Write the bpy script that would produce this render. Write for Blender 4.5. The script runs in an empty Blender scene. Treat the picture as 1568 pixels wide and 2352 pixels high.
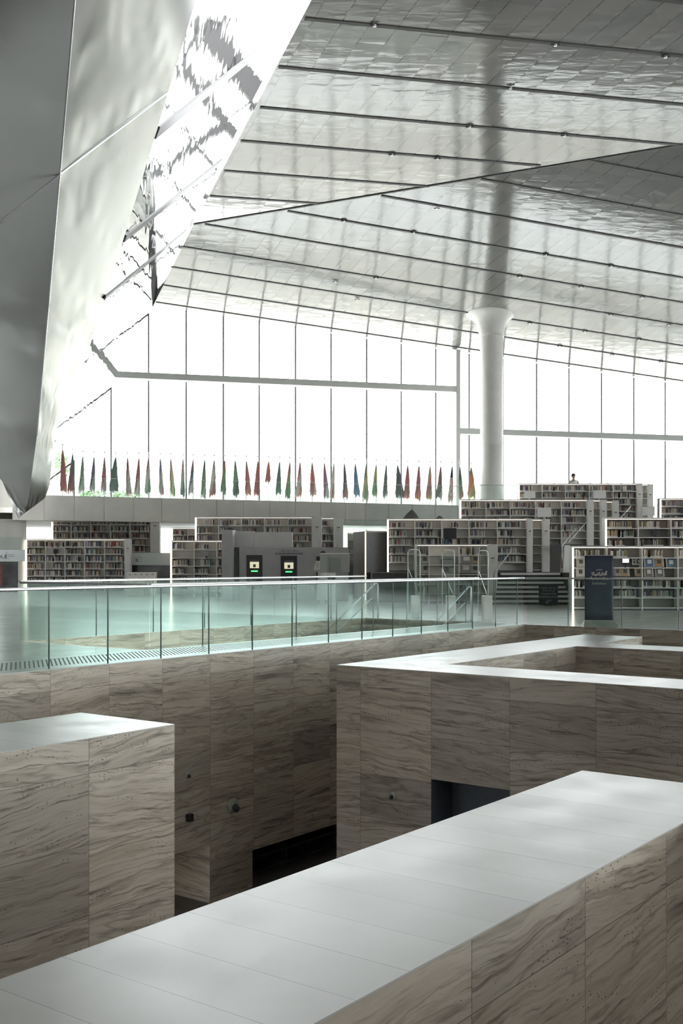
import bpy, bmesh, math, random
from mathutils import Vector, Matrix
random.seed(7)
S = bpy.context.scene
COL = S.collection
# ------------------------------------------------------------------ camera
F = 2500.0; CX = 784.0; HY = 1295.0; EYE = 1.5      # focal length in pixels, principal column, horizon row, eye height
cam = bpy.data.cameras.new('camera'); camo = bpy.data.objects.new('camera', cam); COL.objects.link(camo)
camo.location = (0, 0, EYE); camo.rotation_euler = (math.pi/2, 0, 0)
cam.sensor_fit = 'VERTICAL'; cam.sensor_height = 36; cam.sensor_width = 24
cam.lens = 36*F/2352; cam.shift_y = (HY-1176)/2352
cam.clip_end = 2000; cam.clip_start = 0.05
S.camera = camo
# ------------------------------------------------------------------ daylight
W = bpy.data.worlds.new('sky'); S.world = W; W.use_nodes = True
bg = W.node_tree.nodes['Background']; bg.inputs[0].default_value = (0.965, 0.985, 1.0, 1); bg.inputs[1].default_value = 8.5
S.view_settings.view_transform = 'Standard'; S.view_settings.look = 'None'
S.view_settings.gamma = 1; S.view_settings.exposure = 0.3
S.view_settings.use_curve_mapping = False
S.cycles.max_bounces = 12; S.cycles.diffuse_bounces = 6; S.cycles.glossy_bounces = 6
S.cycles.transparent_max_bounces = 24; S.cycles.caustics_reflective = False; S.cycles.caustics_refractive = False
S.cycles.sample_clamp_indirect = 6

# ------------------------------------------------------------------ materials
def mat(name):
    m = bpy.data.materials.new(name); m.use_nodes = True
    n = m.node_tree; return m, n, n.nodes['Principled BSDF']
def N(n, t, **k):
    x = n.nodes.new(t)
    for a, b in k.items(): setattr(x, a, b)
    return x
def plain(name, c, rough=0.5, metal=0.0, noise=0.0, scale=8.0, emit=None, spec=0.5):
    m, n, p = mat(name)
    p.inputs['Roughness'].default_value = rough; p.inputs['Metallic'].default_value = metal
    p.inputs['Specular IOR Level'].default_value = spec
    p.inputs['Base Color'].default_value = (*c, 1)
    if noise:
        tc = N(n, 'ShaderNodeTexCoord'); t = N(n, 'ShaderNodeTexNoise'); t.inputs['Scale'].default_value = scale; t.inputs['Detail'].default_value = 4
        n.links.new(tc.outputs['Object'], t.inputs['Vector'])
        r = N(n, 'ShaderNodeValToRGB')
        r.color_ramp.elements[0].color = (*[max(0, v*(1-noise)) for v in c], 1); r.color_ramp.elements[1].color = (*[min(1, v*(1+noise)) for v in c], 1)
        r.color_ramp.elements[0].position = .3; r.color_ramp.elements[1].position = .7
        n.links.new(t.outputs['Fac'], r.inputs[0]); n.links.new(r.outputs[0], p.inputs['Base Color'])
    if emit:
        p.inputs['Emission Color'].default_value = (*emit[0], 1); p.inputs['Emission Strength'].default_value = emit[1]
    return m
def mth(n, op, a, b=None, c=None):
    x = N(n, 'ShaderNodeMath', operation=op)
    for i, v in enumerate((a, b, c)):
        if v is None: continue
        if isinstance(v, (int, float)): x.inputs[i].default_value = v
        else: n.links.new(v, x.inputs[i])
    return x.outputs[0]
def mixc(n, fac, a, b, mode='MIX'):
    x = N(n, 'ShaderNodeMix', data_type='RGBA', blend_type=mode)
    for s, v in ((0, fac), (6, a), (7, b)):
        if isinstance(v, (int, float)): x.inputs[s].default_value = v
        elif isinstance(v, tuple): x.inputs[s].default_value = v
        else: n.links.new(v, x.inputs[s])
    return x.outputs[2]
def ramp(n, f, stops, interp='LINEAR'):
    r = N(n, 'ShaderNodeValToRGB'); e = r.color_ramp.elements; r.color_ramp.interpolation = interp
    while len(e) < len(stops): e.new(0.5)
    for i, (p, c) in enumerate(stops):
        e[i].position = p; e[i].color = (*c, 1) if len(c) == 3 else c
    n.links.new(f, r.inputs[0]); return r.outputs[0]

def travertine(name, tu=1.08, tv=0.62, gain=1.7):
    m, n, p = mat(name)
    uv = N(n, 'ShaderNodeUVMap'); sx = N(n, 'ShaderNodeSeparateXYZ'); n.links.new(uv.outputs[0], sx.inputs[0])
    u = mth(n, 'DIVIDE', sx.outputs[0], tu); v = mth(n, 'DIVIDE', sx.outputs[1], tv)
    iu = mth(n, 'FLOOR', u); iv = mth(n, 'FLOOR', v)
    cid = N(n, 'ShaderNodeCombineXYZ'); n.links.new(iu, cid.inputs[0]); n.links.new(iv, cid.inputs[1])
    wn = N(n, 'ShaderNodeTexWhiteNoise', noise_dimensions='2D'); n.links.new(cid.outputs[0], wn.inputs['Vector'])
    sc = N(n, 'ShaderNodeSeparateColor'); n.links.new(wn.outputs['Color'], sc.inputs[0])
    # slab-local coordinates: every slab is cut from another place of the block
    off = N(n, 'ShaderNodeVectorMath', operation='SCALE'); n.links.new(wn.outputs['Color'], off.inputs[0]); off.inputs['Scale'].default_value = 40
    add = N(n, 'ShaderNodeVectorMath', operation='ADD'); n.links.new(uv.outputs[0], add.inputs[0]); n.links.new(off.outputs[0], add.inputs[1])
    rot = N(n, 'ShaderNodeVectorRotate', rotation_type='Z_AXIS'); n.links.new(add.outputs[0], rot.inputs['Vector'])
    ang = mth(n, 'MULTIPLY', mth(n, 'SUBTRACT', sc.outputs[1], 0.5), 0.24); n.links.new(ang, rot.inputs['Angle'])
    warp = N(n, 'ShaderNodeTexNoise'); warp.inputs['Scale'].default_value = 1.9; warp.inputs['Detail'].default_value = 5; warp.inputs['Roughness'].default_value = .5
    n.links.new(rot.outputs[0], warp.inputs['Vector'])
    wv = N(n, 'ShaderNodeVectorMath', operation='MULTIPLY_ADD'); n.links.new(warp.outputs['Color'], wv.inputs[0]); wv.inputs[1].default_value = (.25, .13, 0); n.links.new(rot.outputs[0], wv.inputs[2])
    def stretched(sxx, syy, scale, det, rough=.6):
        mp = N(n, 'ShaderNodeVectorMath', operation='MULTIPLY'); n.links.new(wv.outputs[0], mp.inputs[0]); mp.inputs[1].default_value = (sxx, syy, 1)
        t = N(n, 'ShaderNodeTexNoise'); t.inputs['Scale'].default_value = scale; t.inputs['Detail'].default_value = det; t.inputs['Roughness'].default_value = rough
        n.links.new(mp.outputs[0], t.inputs['Vector']); return t.outputs['Fac']
    band = stretched(.35, 4.6, 1.0, 5)
    fine = stretched(.5, 13, 2.4, 7, .72)
    base = ramp(n, band, [(.27, (.13, .12, .11)), (.34, (.27, .24, .205)), (.42, (.37, .335, .29)), (.52, (.43, .395, .35)), (.58, (.33, .295, .25)), (.64, (.42, .39, .35)), (.74, (.50, .47, .43))])
    fcol = ramp(n, fine, [(.36, (.42, .40, .38)), (.44, (.86, .85, .83)), (.5, (1, 1, 1)), (.6, (1.0, .99, .97)), (.68, (.78, .77, .76))])
    col = mixc(n, 1.0, base, fcol, 'MULTIPLY')
    # thin dark veins: level lines of the warped field
    vein = mth(n, 'ABSOLUTE', mth(n, 'SUBTRACT', stretched(.5, 3.2, 1.1, 3, .5), .47))
    vm = ramp(n, vein, [(0.0, (.45, .43, .42)), (.006, (.62, .6, .58)), (.02, (1, 1, 1))])
    col = mixc(n, .55, col, vm, 'MULTIPLY')
    # open pores along the bedding
    pm = N(n, 'ShaderNodeVectorMath', operation='MULTIPLY'); n.links.new(wv.outputs[0], pm.inputs[0]); pm.inputs[1].default_value = (22, 60, 1)
    vo = N(n, 'ShaderNodeTexVoronoi', voronoi_dimensions='2D'); vo.inputs['Scale'].default_value = 1; n.links.new(pm.outputs[0], vo.inputs['Vector'])
    pz = stretched(.8, 5, 1.6, 2)
    vs = N(n, 'ShaderNodeSeparateColor'); n.links.new(vo.outputs['Color'], vs.inputs[0])
    hole = mth(n, 'MULTIPLY', mth(n, 'LESS_THAN', vo.outputs['Distance'], mth(n, 'MULTIPLY_ADD', vs.outputs[0], .42, -.16)), mth(n, 'GREATER_THAN', pz, .555))
    col = mixc(n, mth(n, 'MULTIPLY', hole, .75), col, (.05, .045, .04, 1))
    # slab to slab tone
    tone = ramp(n, sc.outputs[0], [(0, (.62, .61, .60)), (.25, (.86, .85, .84)), (.6, (1, .99, .97)), (1, (1.0, .97, .93))])
    col = mixc(n, 1.0, col, tone, 'MULTIPLY')
    # joints
    fu = mth(n, 'FRACT', u); fv = mth(n, 'FRACT', v)
    ju = mth(n, 'LESS_THAN', mth(n, 'MULTIPLY', fu, tu), .006); jv = mth(n, 'LESS_THAN', mth(n, 'MULTIPLY', fv, tv), .006)
    col = mixc(n, mth(n, 'MULTIPLY', mth(n, 'MAXIMUM', ju, jv), .7), col, (.07, .065, .06, 1))
    if gain != 1: col = mixc(n, 1.0, col, (gain, gain, gain, 1), 'MULTIPLY')
    n.links.new(col, p.inputs['Base Color']); p.inputs['Roughness'].default_value = .42
    p.inputs['Specular IOR Level'].default_value = .35
    return m

def slabstone(name):
    m, n, p = mat(name)
    uv = N(n, 'ShaderNodeUVMap'); sx = N(n, 'ShaderNodeSeparateXYZ'); n.links.new(uv.outputs[0], sx.inputs[0])
    u = mth(n, 'DIVIDE', sx.outputs[0], .335); iu = mth(n, 'FLOOR', u); fu = mth(n, 'FRACT', u)
    wn = N(n, 'ShaderNodeTexWhiteNoise', noise_dimensions='1D'); n.links.new(iu, wn.inputs['W'])
    t = N(n, 'ShaderNodeTexNoise'); t.inputs['Scale'].default_value = 2.2; t.inputs['Detail'].default_value = 6; n.links.new(uv.outputs[0], t.inputs['Vector'])
    c = ramp(n, t.outputs['Fac'], [(.3, (.70, .70, .68)), (.7, (.80, .80, .785))])
    tone = ramp(n, wn.outputs['Value'], [(0, (.90, .90, .90)), (1, (1, 1, 1))])
    c = mixc(n, 1.0, c, tone, 'MULTIPLY')
    j = mth(n, 'LESS_THAN', fu, .010)
    jd = mth(n, 'MULTIPLY', j, mth(n, 'MULTIPLY_ADD', wn.outputs['Value'], .6, .2))
    c = mixc(n, jd, c, (.12, .12, .12, 1))
    n.links.new(c, p.inputs['Base Color'])
    rr = ramp(n, t.outputs['Fac'], [(.3, (.30, .30, .30)), (.7, (.40, .40, .40))]); n.links.new(rr, p.inputs['Roughness'])
    p.inputs['Specular IOR Level'].default_value = .6
    return m

def ceiling_metal(name):
    m, n, p = mat(name)
    uv = N(n, 'ShaderNodeUVMap'); sx = N(n, 'ShaderNodeSeparateXYZ'); n.links.new(uv.outputs[0], sx.inputs[0])
    iu = mth(n, 'FLOOR', sx.outputs[0]); iv = mth(n, 'FLOOR', sx.outputs[1]); fu = mth(n, 'FRACT', sx.outputs[0])
    cid = N(n, 'ShaderNodeCombineXYZ'); n.links.new(iu, cid.inputs[0]); n.links.new(iv, cid.inputs[1])
    wn = N(n, 'ShaderNodeTexWhiteNoise', noise_dimensions='2D'); n.links.new(cid.outputs[0], wn.inputs['Vector'])
    c = ramp(n, wn.outputs['Value'], [(0, (.17, .17, .16)), (.5, (.195, .195, .185)), (1, (.225, .215, .20))])
    j = mth(n, 'LESS_THAN', fu, .035); c = mixc(n, j, c, (.06, .06, .055, 1))
    n.links.new(c, p.inputs['Base Color'])
    p.inputs['Metallic'].default_value = .0; p.inputs['Roughness'].default_value = .10; p.inputs['Specular IOR Level'].default_value = .95
    tc = N(n, 'ShaderNodeTexCoord'); mp = N(n, 'ShaderNodeMapping'); mp.inputs['Scale'].default_value = (.45, 1.5, .5); n.links.new(tc.outputs['Object'], mp.inputs[0])
    sh = N(n, 'ShaderNodeVectorMath', operation='MULTIPLY_ADD'); n.links.new(wn.outputs['Color'], sh.inputs[0]); sh.inputs[1].default_value = (9, 9, 9); n.links.new(mp.outputs[0], sh.inputs[2])
    t = N(n, 'ShaderNodeTexNoise'); t.inputs['Scale'].default_value = 1.0; t.inputs['Detail'].default_value = 3; n.links.new(sh.outputs[0], t.inputs['Vector'])
    b = N(n, 'ShaderNodeBump'); b.inputs['Strength'].default_value = .35; b.inputs['Distance'].default_value = .05; n.links.new(t.outputs['Fac'], b.inputs['Height']); n.links.new(b.outputs[0], p.inputs['Normal'])
    return m

def wavy_metal(name, col, rough, scl, strength, dist):
    m, n, p = mat(name)
    p.inputs['Base Color'].default_value = (*col, 1); p.inputs['Metallic'].default_value = 1; p.inputs['Roughness'].default_value = rough
    tc = N(n, 'ShaderNodeTexCoord'); mp = N(n, 'ShaderNodeMapping'); mp.inputs['Scale'].default_value = scl; n.links.new(tc.outputs['Object'], mp.inputs[0])
    t = N(n, 'ShaderNodeTexNoise'); t.inputs['Scale'].default_value = 1; t.inputs['Detail'].default_value = 2; t.inputs['Distortion'].default_value = .6
    n.links.new(mp.outputs[0], t.inputs['Vector'])
    b = N(n, 'ShaderNodeBump'); b.inputs['Strength'].default_value = strength; b.inputs['Distance'].default_value = dist
    n.links.new(t.outputs['Fac'], b.inputs['Height']); n.links.new(b.outputs[0], p.inputs['Normal'])
    return m

def streak_metal(name, col, rough):
    m, n, p = mat(name)
    p.inputs['Metallic'].default_value = 1
    uv = N(n, 'ShaderNodeUVMap'); w = N(n, 'ShaderNodeTexNoise'); w.inputs['Scale'].default_value = 1.6; w.inputs['Detail'].default_value = 2
    w2 = N(n, 'ShaderNodeVectorMath', operation='MULTIPLY'); n.links.new(uv.outputs[0], w2.inputs[0]); w2.inputs[1].default_value = (1.5, 6, 1); n.links.new(w2.outputs[0], w.inputs['Vector'])
    a = N(n, 'ShaderNodeVectorMath', operation='MULTIPLY_ADD'); n.links.new(w.outputs['Color'], a.inputs[0]); a.inputs[1].default_value = (0, .11, 0); n.links.new(uv.outputs[0], a.inputs[2])
    b = N(n, 'ShaderNodeVectorMath', operation='MULTIPLY'); n.links.new(a.outputs[0], b.inputs[0]); b.inputs[1].default_value = (.5, 8, 1)
    t = N(n, 'ShaderNodeTexNoise'); t.inputs['Scale'].default_value = 1; t.inputs['Detail'].default_value = 1.2; n.links.new(b.outputs[0], t.inputs['Vector'])
    bp = N(n, 'ShaderNodeBump'); bp.inputs['Strength'].default_value = .8; bp.inputs['Distance'].default_value = .4; n.links.new(t.outputs['Fac'], bp.inputs['Height']); n.links.new(bp.outputs[0], p.inputs['Normal'])
    p.inputs['Base Color'].default_value = (*col, 1); p.inputs['Roughness'].default_value = rough
    return m
def flagcloth(name):
    m, n, p = mat(name); n.nodes.remove(p); a = N(n, 'ShaderNodeVertexColor'); a.layer_name = 'Col'
    d = N(n, 'ShaderNodeBsdfDiffuse'); t = N(n, 'ShaderNodeBsdfTranslucent'); x = N(n, 'ShaderNodeMixShader'); x.inputs[0].default_value = .45
    n.links.new(a.outputs[0], d.inputs[0]); n.links.new(a.outputs[0], t.inputs[0]); n.links.new(d.outputs[0], x.inputs[1]); n.links.new(t.outputs[0], x.inputs[2]); n.links.new(x.outputs[0], n.nodes['Material Output'].inputs[0]); return m
def glass(name, tint, refl=.5, haze=0.0):
    m, n, p = mat(name); n.nodes.remove(p)
    out = n.nodes['Material Output']
    tr = N(n, 'ShaderNodeBsdfTransparent'); tr.inputs[0].default_value = (*tint, 1)
    gl = N(n, 'ShaderNodeBsdfGlossy'); gl.inputs['Roughness'].default_value = .02
    fr = N(n, 'ShaderNodeFresnel'); fr.inputs[0].default_value = 1.45
    mx = N(n, 'ShaderNodeMixShader'); geo = N(n, 'ShaderNodeNewGeometry'); f = mth(n, 'MULTIPLY', mth(n, 'MULTIPLY', fr.outputs[0], refl), mth(n, 'SUBTRACT', 1.0, geo.outputs['Backfacing'])); n.links.new(f, mx.inputs[0])
    n.links.new(tr.outputs[0], mx.inputs[1]); n.links.new(gl.outputs[0], mx.inputs[2])
    res = mx.outputs[0]
    if haze:
        d = N(n, 'ShaderNodeBsdfDiffuse'); d.inputs[0].default_value = (.8, .9, .87, 1)
        m2 = N(n, 'ShaderNodeMixShader'); m2.inputs[0].default_value = haze; n.links.new(res, m2.inputs[1]); n.links.new(d.outputs[0], m2.inputs[2]); res = m2.outputs[0]
    n.links.new(res, out.inputs[0]); return m

def floor_stone(name):
    m, n, p = mat(name)
    tc = N(n, 'ShaderNodeTexCoord'); mp = N(n, 'ShaderNodeMapping'); mp.inputs['Rotation'].default_value = (0, 0, math.radians(-53.13)); n.links.new(tc.outputs['Object'], mp.inputs[0])
    st = N(n, 'ShaderNodeVectorMath', operation='MULTIPLY'); n.links.new(mp.outputs[0], st.inputs[0]); st.inputs[1].default_value = (.5, 3, 1)
    t = N(n, 'ShaderNodeTexNoise'); t.inputs['Scale'].default_value = 1.2; t.inputs['Detail'].default_value = 5; n.links.new(st.outputs[0], t.inputs['Vector'])
    c = ramp(n, t.outputs['Fac'], [(.35, (.70, .71, .70)), (.65, (.84, .85, .84))])
    br = N(n, 'ShaderNodeTexBrick'); br.inputs['Scale'].default_value = 1; br.inputs['Mortar Size'].default_value = .008; br.inputs['Brick Width'].default_value = 1.2; br.inputs['Row Height'].default_value = .6
    br.inputs['Color1'].default_value = (1, 1, 1, 1); br.inputs['Color2'].default_value = (.93, .93, .93, 1); br.inputs['Mortar'].default_value = (.55, .55, .55, 1)
    n.links.new(mp.outputs[0], br.inputs['Vector'])
    c = mixc(n, 1, c, br.outputs[0], 'MULTIPLY'); n.links.new(c, p.inputs['Base Color'])
    p.inputs['Roughness'].default_value = .2; p.inputs['Specular IOR Level'].default_value = .8
    bm_ = N(n, 'ShaderNodeBump'); bm_.inputs['Strength'].default_value = .05; bm_.inputs['Distance'].default_value = .01; n.links.new(t.outputs['Fac'], bm_.inputs['Height']); n.links.new(bm_.outputs[0], p.inputs['Normal'])
    return m

def vcol(name, rough=.6):
    m, n, p = mat(name)
    a = N(n, 'ShaderNodeVertexColor'); a.layer_name = 'Col'; n.links.new(a.outputs[0], p.inputs['Base Color']); p.inputs['Roughness'].default_value = rough
    return m

M = dict(
    trav=travertine('travertine'), trav2=travertine('travertine_wide', 1.22, .62, 1.45), trav3=travertine('travertine_box', 1.02, .61, 1.85), slab=slabstone('white_stone_slabs'),
    ceil=ceiling_metal('ceiling_panels'), seam=plain('seam_dark', (.035, .035, .035), .6),
    steel=streak_metal('brushed_steel', (.32, .325, .315), .27),
    mirror=wavy_metal('mirror_steel', (.90, .91, .91), .02, (.22, .13, .9), .16, .25),
    rail_glass=glass('railing_glass', (.905, .955, .94), .9, .015), window_glass=glass('window_glass', (.97, .985, .98), .25),
    clear=glass('clear_acrylic', (.93, .96, .95), .6, .03), frost=plain('frosted_glass', (.60, .66, .65), .35),
    floor=floor_stone('polished_floor'), chrome=plain('satin_chrome', (.52, .53, .53), .38, 1.0),
    frame=plain('facade_frame', (.50, .51, .49), .5), darkframe=plain('mullion_grey', (.12, .12, .115), .5),
    conc=plain('beige_cladding', (.50, .49, .44), .55, noise=.08, scale=.9), concg=plain('green_grey_cladding', (.40, .42, .38), .5, noise=.08, scale=.9),
    colm=plain('white_column_plaster', (.72, .71, .68), .45, noise=.03, scale=2),
    white=plain('white_laminate', (.80, .79, .76), .4, noise=.03, scale=5), shelf=plain('shelf_stone', (.62, .60, .56), .5, noise=.06, scale=3),
    shelfdark=plain('shelf_back', (.26, .255, .24), .6, noise=.08, scale=2), led=plain('warm_light', (1, .9, .78), .5, emit=((1, .86, .70), 4.2)),
    ledw=plain('white_light', (1, 1, 1), .5, emit=((1, .88, .74), 2.2)),
    marble=plain('dark_marble', (.085, .09, .092), .2, noise=.45, scale=1.5), black=plain('black_plastic', (.015, .016, .02), .35),
    kiosk=plain('kiosk_grey', (.33, .325, .32), .45, noise=.05, scale=4), kioskl=plain('kiosk_light', (.50, .495, .48), .4, noise=.05, scale=2), kioskd=plain('kiosk_dark', (.085, .095, .10), .4, noise=.1, scale=6),
    green=plain('green_indicator', (0, .8, .1), .5, emit=((.05, 1, .12), 3.5)), screen=plain('screen_cream', (.6, .58, .42), .4, emit=((.85, .8, .55), .55)),
    screenw=plain('screen_white', (.6, .6, .6), .4, emit=((.9, .95, 1), .7)), navy=plain('navy_banner', (.018, .028, .055), .55, noise=.15, scale=3), letter=plain('white_letters', (.75, .74, .70), .6),
    letterd=plain('dark_letters', (.06, .07, .08), .6), base=plain('banner_base', (.36, .40, .35), .45), paper=plain('paper', (.72, .70, .66), .7), slot=plain('slot_dark', (.02, .025, .025), .6),
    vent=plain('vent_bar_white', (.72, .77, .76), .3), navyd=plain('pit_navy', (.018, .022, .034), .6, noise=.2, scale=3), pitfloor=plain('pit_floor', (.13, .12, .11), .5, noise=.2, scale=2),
    tread=plain('step_white', (.85, .85, .82), .35), riser=plain('step_dark', (.05, .055, .06), .35), carpet=plain('terrace_carpet', (.10, .10, .095), .85, noise=.1, scale=3), rear=plain('interior_plaster', (.26, .255, .245), .7, noise=.05, scale=.6),
    sand=plain('outdoor_paving', (.70, .68, .63), .9, noise=.05, scale=.3), post=plain('outdoor_post', (.60, .56, .48), .7), leaf=plain('hedge_leaf', (.12, .2, .09), .8, noise=.3, scale=5),
    skin=plain('skin', (.36, .22, .15), .6), hair=plain('dark_hair', (.02, .018, .016), .6), robe=plain('white_cloth', (.68, .68, .66), .8), cloth=plain('grey_bag_cloth', (.16, .16, .15), .85, noise=.1, scale=5),
    book=vcol('book_cover'), flag=flagcloth('flag_cloth'),
)
# ------------------------------------------------------------------ mesh helpers
class MB:
    def __init__(s): s.v = []; s.f = []; s.uv = []; s.c = []
    def quad(s, a, b, c, d, uv=None, col=None):
        i = len(s.v); s.v += [tuple(a), tuple(b), tuple(c), tuple(d)]; s.f.append((i, i+1, i+2, i+3))
        s.uv.append(uv or [(0, 0), (1, 0), (1, 1), (0, 1)]); s.c.append(col or (.5, .5, .5))
    def poly(s, pts, uv=None, col=None):
        i = len(s.v); s.v += [tuple(p) for p in pts]; s.f.append(tuple(range(i, i+len(pts)))); s.uv.append(uv or [(p[0], p[1]) for p in pts]); s.c.append(col or (.5, .5, .5))
    def obox(s, o, ex, ey, ez, col=None):     # corner o and three edge vectors
        o = Vector(o); ex = Vector(ex); ey = Vector(ey); ez = Vector(ez)
        p = [o+ex*i+ey*j+ez*k for k in (0, 1) for j in (0, 1) for i in (0, 1)]
        for q in ((0, 2, 3, 1), (4, 5, 7, 6), (0, 1, 5, 4), (2, 6, 7, 3), (0, 4, 6, 2), (1, 3, 7, 5)):
            s.quad(*[p[t] for t in q], col=col)
    def box(s, x0, x1, y0, y1, z0, z1, col=None): s.obox((x0, y0, z0), (x1-x0, 0, 0), (0, y1-y0, 0), (0, 0, z1-z0), col)
    def tube(s, pts, r, n=8, col=None):
        pts = [Vector(p) for p in pts]; rings = []
        rr = r if isinstance(r, (list, tuple)) else [r]*len(pts)
        for i, p in enumerate(pts):
            d = (pts[min(i+1, len(pts)-1)]-pts[max(i-1, 0)]).normalized()
            up = Vector((0, 0, 1)) if abs(d.z) < .95 else Vector((1, 0, 0))
            a = d.cross(up).normalized(); b = a.cross(d)
            rings.append([p+(a*math.cos(2*math.pi*k/n)+b*math.sin(2*math.pi*k/n))*rr[i] for k in range(n)])
        for i in range(len(rings)-1):
            for k in range(n):
                s.quad(rings[i][k], rings[i][(k+1) % n], rings[i+1][(k+1) % n], rings[i+1][k], col=col)
        s.poly(rings[0][::-1], col=col); s.poly(rings[-1], col=col)
    def lathe(s, c, prof, n=32, col=None):
        c = Vector(c)
        for i in range(len(prof)-1):
            for k in range(n):
                a0 = 2*math.pi*k/n; a1 = 2*math.pi*(k+1)/n
                def P(j, a): return c+Vector((prof[j][0]*math.cos(a), prof[j][0]*math.sin(a), prof[j][1]))
                s.quad(P(i, a0), P(i, a1), P(i+1, a1), P(i+1, a0), col=col)
    def mesh(s, name, m, merge=True, smooth=False):
        me = bpy.data.meshes.new(name); me.from_pydata(s.v, [], s.f); me.update()
        ul = me.uv_layers.new(name='UVMap'); flat = [x for f in s.uv for x in f]
        for i, x in enumerate(flat): ul.data[i].uv = x
        ca = me.color_attributes.new('Col', 'FLOAT_COLOR', 'CORNER'); i = 0
        for f, c in zip(s.f, s.c):
            for _ in f: ca.data[i].color = (*c, 1); i += 1
        if merge:
            b = bmesh.new(); b.from_mesh(me); bmesh.ops.remove_doubles(b, verts=b.verts, dist=1e-5); bmesh.ops.recalc_face_normals(b, faces=b.faces); b.to_mesh(me); b.free()
        if smooth:
            for p_ in me.polygons: p_.use_smooth = True
        me.materials.append(m); return me
    def build(s, name, m, parent=None, merge=True, smooth=False):
        o = bpy.data.objects.new(name, s.mesh(name, m, merge, smooth)); COL.objects.link(o)
        if parent:
            o.parent = parent; o.matrix_parent_inverse = Matrix.Translation(-parent.location) if not parent.rotation_euler.z else parent.matrix_basis.inverted()
        return o
def tag(o, label, cat, group=None, kind=None):
    o['label'] = label; o['category'] = cat
    if group: o['group'] = group
    if kind: o['kind'] = kind
    return o
def structure(o): o['kind'] = 'structure'; return o
def thing(name, loc, label, cat, group=None):
    o = bpy.data.objects.new(name, None); COL.objects.link(o); o.location = loc; o.empty_display_size = .2
    return tag(o, label, cat, group)
def bevel(o, w=.01, seg=2):
    md = o.modifiers.new('bevel', 'BEVEL'); md.width = w; md.segments = seg; md.limit_method = 'ANGLE'; return o
def at(x, y, Y): return Vector(((x-CX)/F*Y, Y, EYE+(HY-y)/F*Y))
def G(a, b, z=0): return Vector((.6*a+.8*b, .8*a-.6*b, z))          # the pit's own grid
A = Vector((.6, .8, 0)); B = Vector((.8, -.6, 0)); UP = Vector((0, 0, 1))

# ------------------------------------------------------------------ ceiling
C1 = (-.0591, -.1209, 27.35)
def c1(x, y): return Vector((x, y, C1[0]*x+C1[1]*y+C1[2]))
def onC1(px, py):
    rx = (px-CX)/F; rz = (HY-py)/F; Y = (C1[2]-EYE)/(rz-C1[0]*rx-C1[1]); return c1(rx*Y, Y)
ZC = 20.49
def onC2(px, py): Y = (ZC-EYE)*F/(HY-py); return Vector(((px-CX)/F*Y, Y, ZC))
def fac(x): return 78+.2625*x                                       # the glass facade's line on plan
ds1 = Vector((.969, .247, 0)); dc1 = Vector((-.3456, 1, 0)).normalized()
ds2 = Vector((.978, .208, 0)); dc2 = Vector((-.3176, 1, 0)).normalized()
def uvskew(p, o, a, b, su, sv):
    det = a.x*b.y-a.y*b.x; dx = p.x-o.x; dy = p.y-o.y
    return ((dx*b.y-dy*b.x)/det/su, (a.x*dy-a.y*dx)/det/sv)
k0 = onC1(445, 515); k1 = onC1(1568, 332); kd = (k1-k0); kfar = k0+kd*3.2
kfar.z = C1[0]*kfar.x+C1[1]*kfar.y+C1[2]
a0 = onC1(350, 705); r0 = c1(70, fac(70))
m = MB()
pts = [a0, r0, kfar, k0]
th = Vector((0, 0, .5))
def slabpoly(pts, o, a, b, su, sv):
    m = MB(); m.poly(pts, [uvskew(p, o, a, b, su, sv) for p in pts])
    top = [p+th for p in pts]; m.poly(top[::-1])
    for i in range(len(pts)):
        j = (i+1) % len(pts); m.quad(pts[i], pts[j], top[j], top[i], [(.5, .5)]*4)
    return m
ceil_o = structure(slabpoly(pts, a0, ds1, dc1, 1.0, 3.5).build('ceiling', M['ceil']))
e2 = onC2(715, 0)
pts2 = [k0, kfar, Vector((75, -32, ZC)), Vector((-30, -32, ZC)), Vector((-30, 30, ZC)), e2]
pts2[0] = Vector((k0.x, k0.y, ZC)); pts2[1].z = ZC
structure(slabpoly(pts2, k0, ds2, dc2, 1.0, 3.78).build('ceiling', M['ceil']))
# recessed track seams: a dark channel with a lip, each seam a trim of its own
sid = 1
def seam(p, q, ext0=0, ext1=0, w=.2):
    global sid
    d = (q-p).normalized(); p = p-d*ext0; q = q+d*ext1
    s_ = Vector((-d.y, d.x, 0)).normalized()*w
    o = MB(); o.obox(p-s_*.5-UP*.03, q-p, s_, UP*.06)
    structure(o.build('trim_%d' % sid, M['seam'])); sid += 1
for p, q, e in (((1350, 368), (1568, 409.7), 30), ((1105, 411), (1568, 495), 30), ((875, 449.5), (1568, 569), 30), ((660, 485), (1568, 638), 30), ((470, 515), (1568, 695), 30),
                ((415, 566), (1568, 747), 30), ((393, 613), (1568, 794.4), 30), ((375, 655), (1568, 837), 30), ((358, 694), (1568, 875), 30)):
    seam(onC1(*p), onC1(*q), 0, e)
for p, q, e in (((700, 42), (1568, 128), 30), ((640, 153), (1568, 240), 30), ((597, 246), (1568, 333), 0), ((553, 323), (1240, 380), 0), ((515, 392), (985, 428), 0), ((482, 450), (730, 467), 0)):
    seam(onC2(*p), onC2(*q), 0, e)
for k in range(1, 9):
    p = onC2(700, 42)-Vector((-.208, .978, 0))*3.78*k; p.x = -1+.3*k; seam(p, p+ds2*70)
seam(k0, kfar, 0, 0, .14)
NTHS = 'first second third fourth fifth sixth seventh eighth ninth tenth eleventh twelfth thirteenth fourteenth fifteenth sixteenth seventeenth eighteenth nineteenth'.split()
NTHS += ['twentieth']+['twenty '+w for w in NTHS[:9]]+['thirtieth']+['thirty '+w for w in NTHS[:9]]
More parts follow.
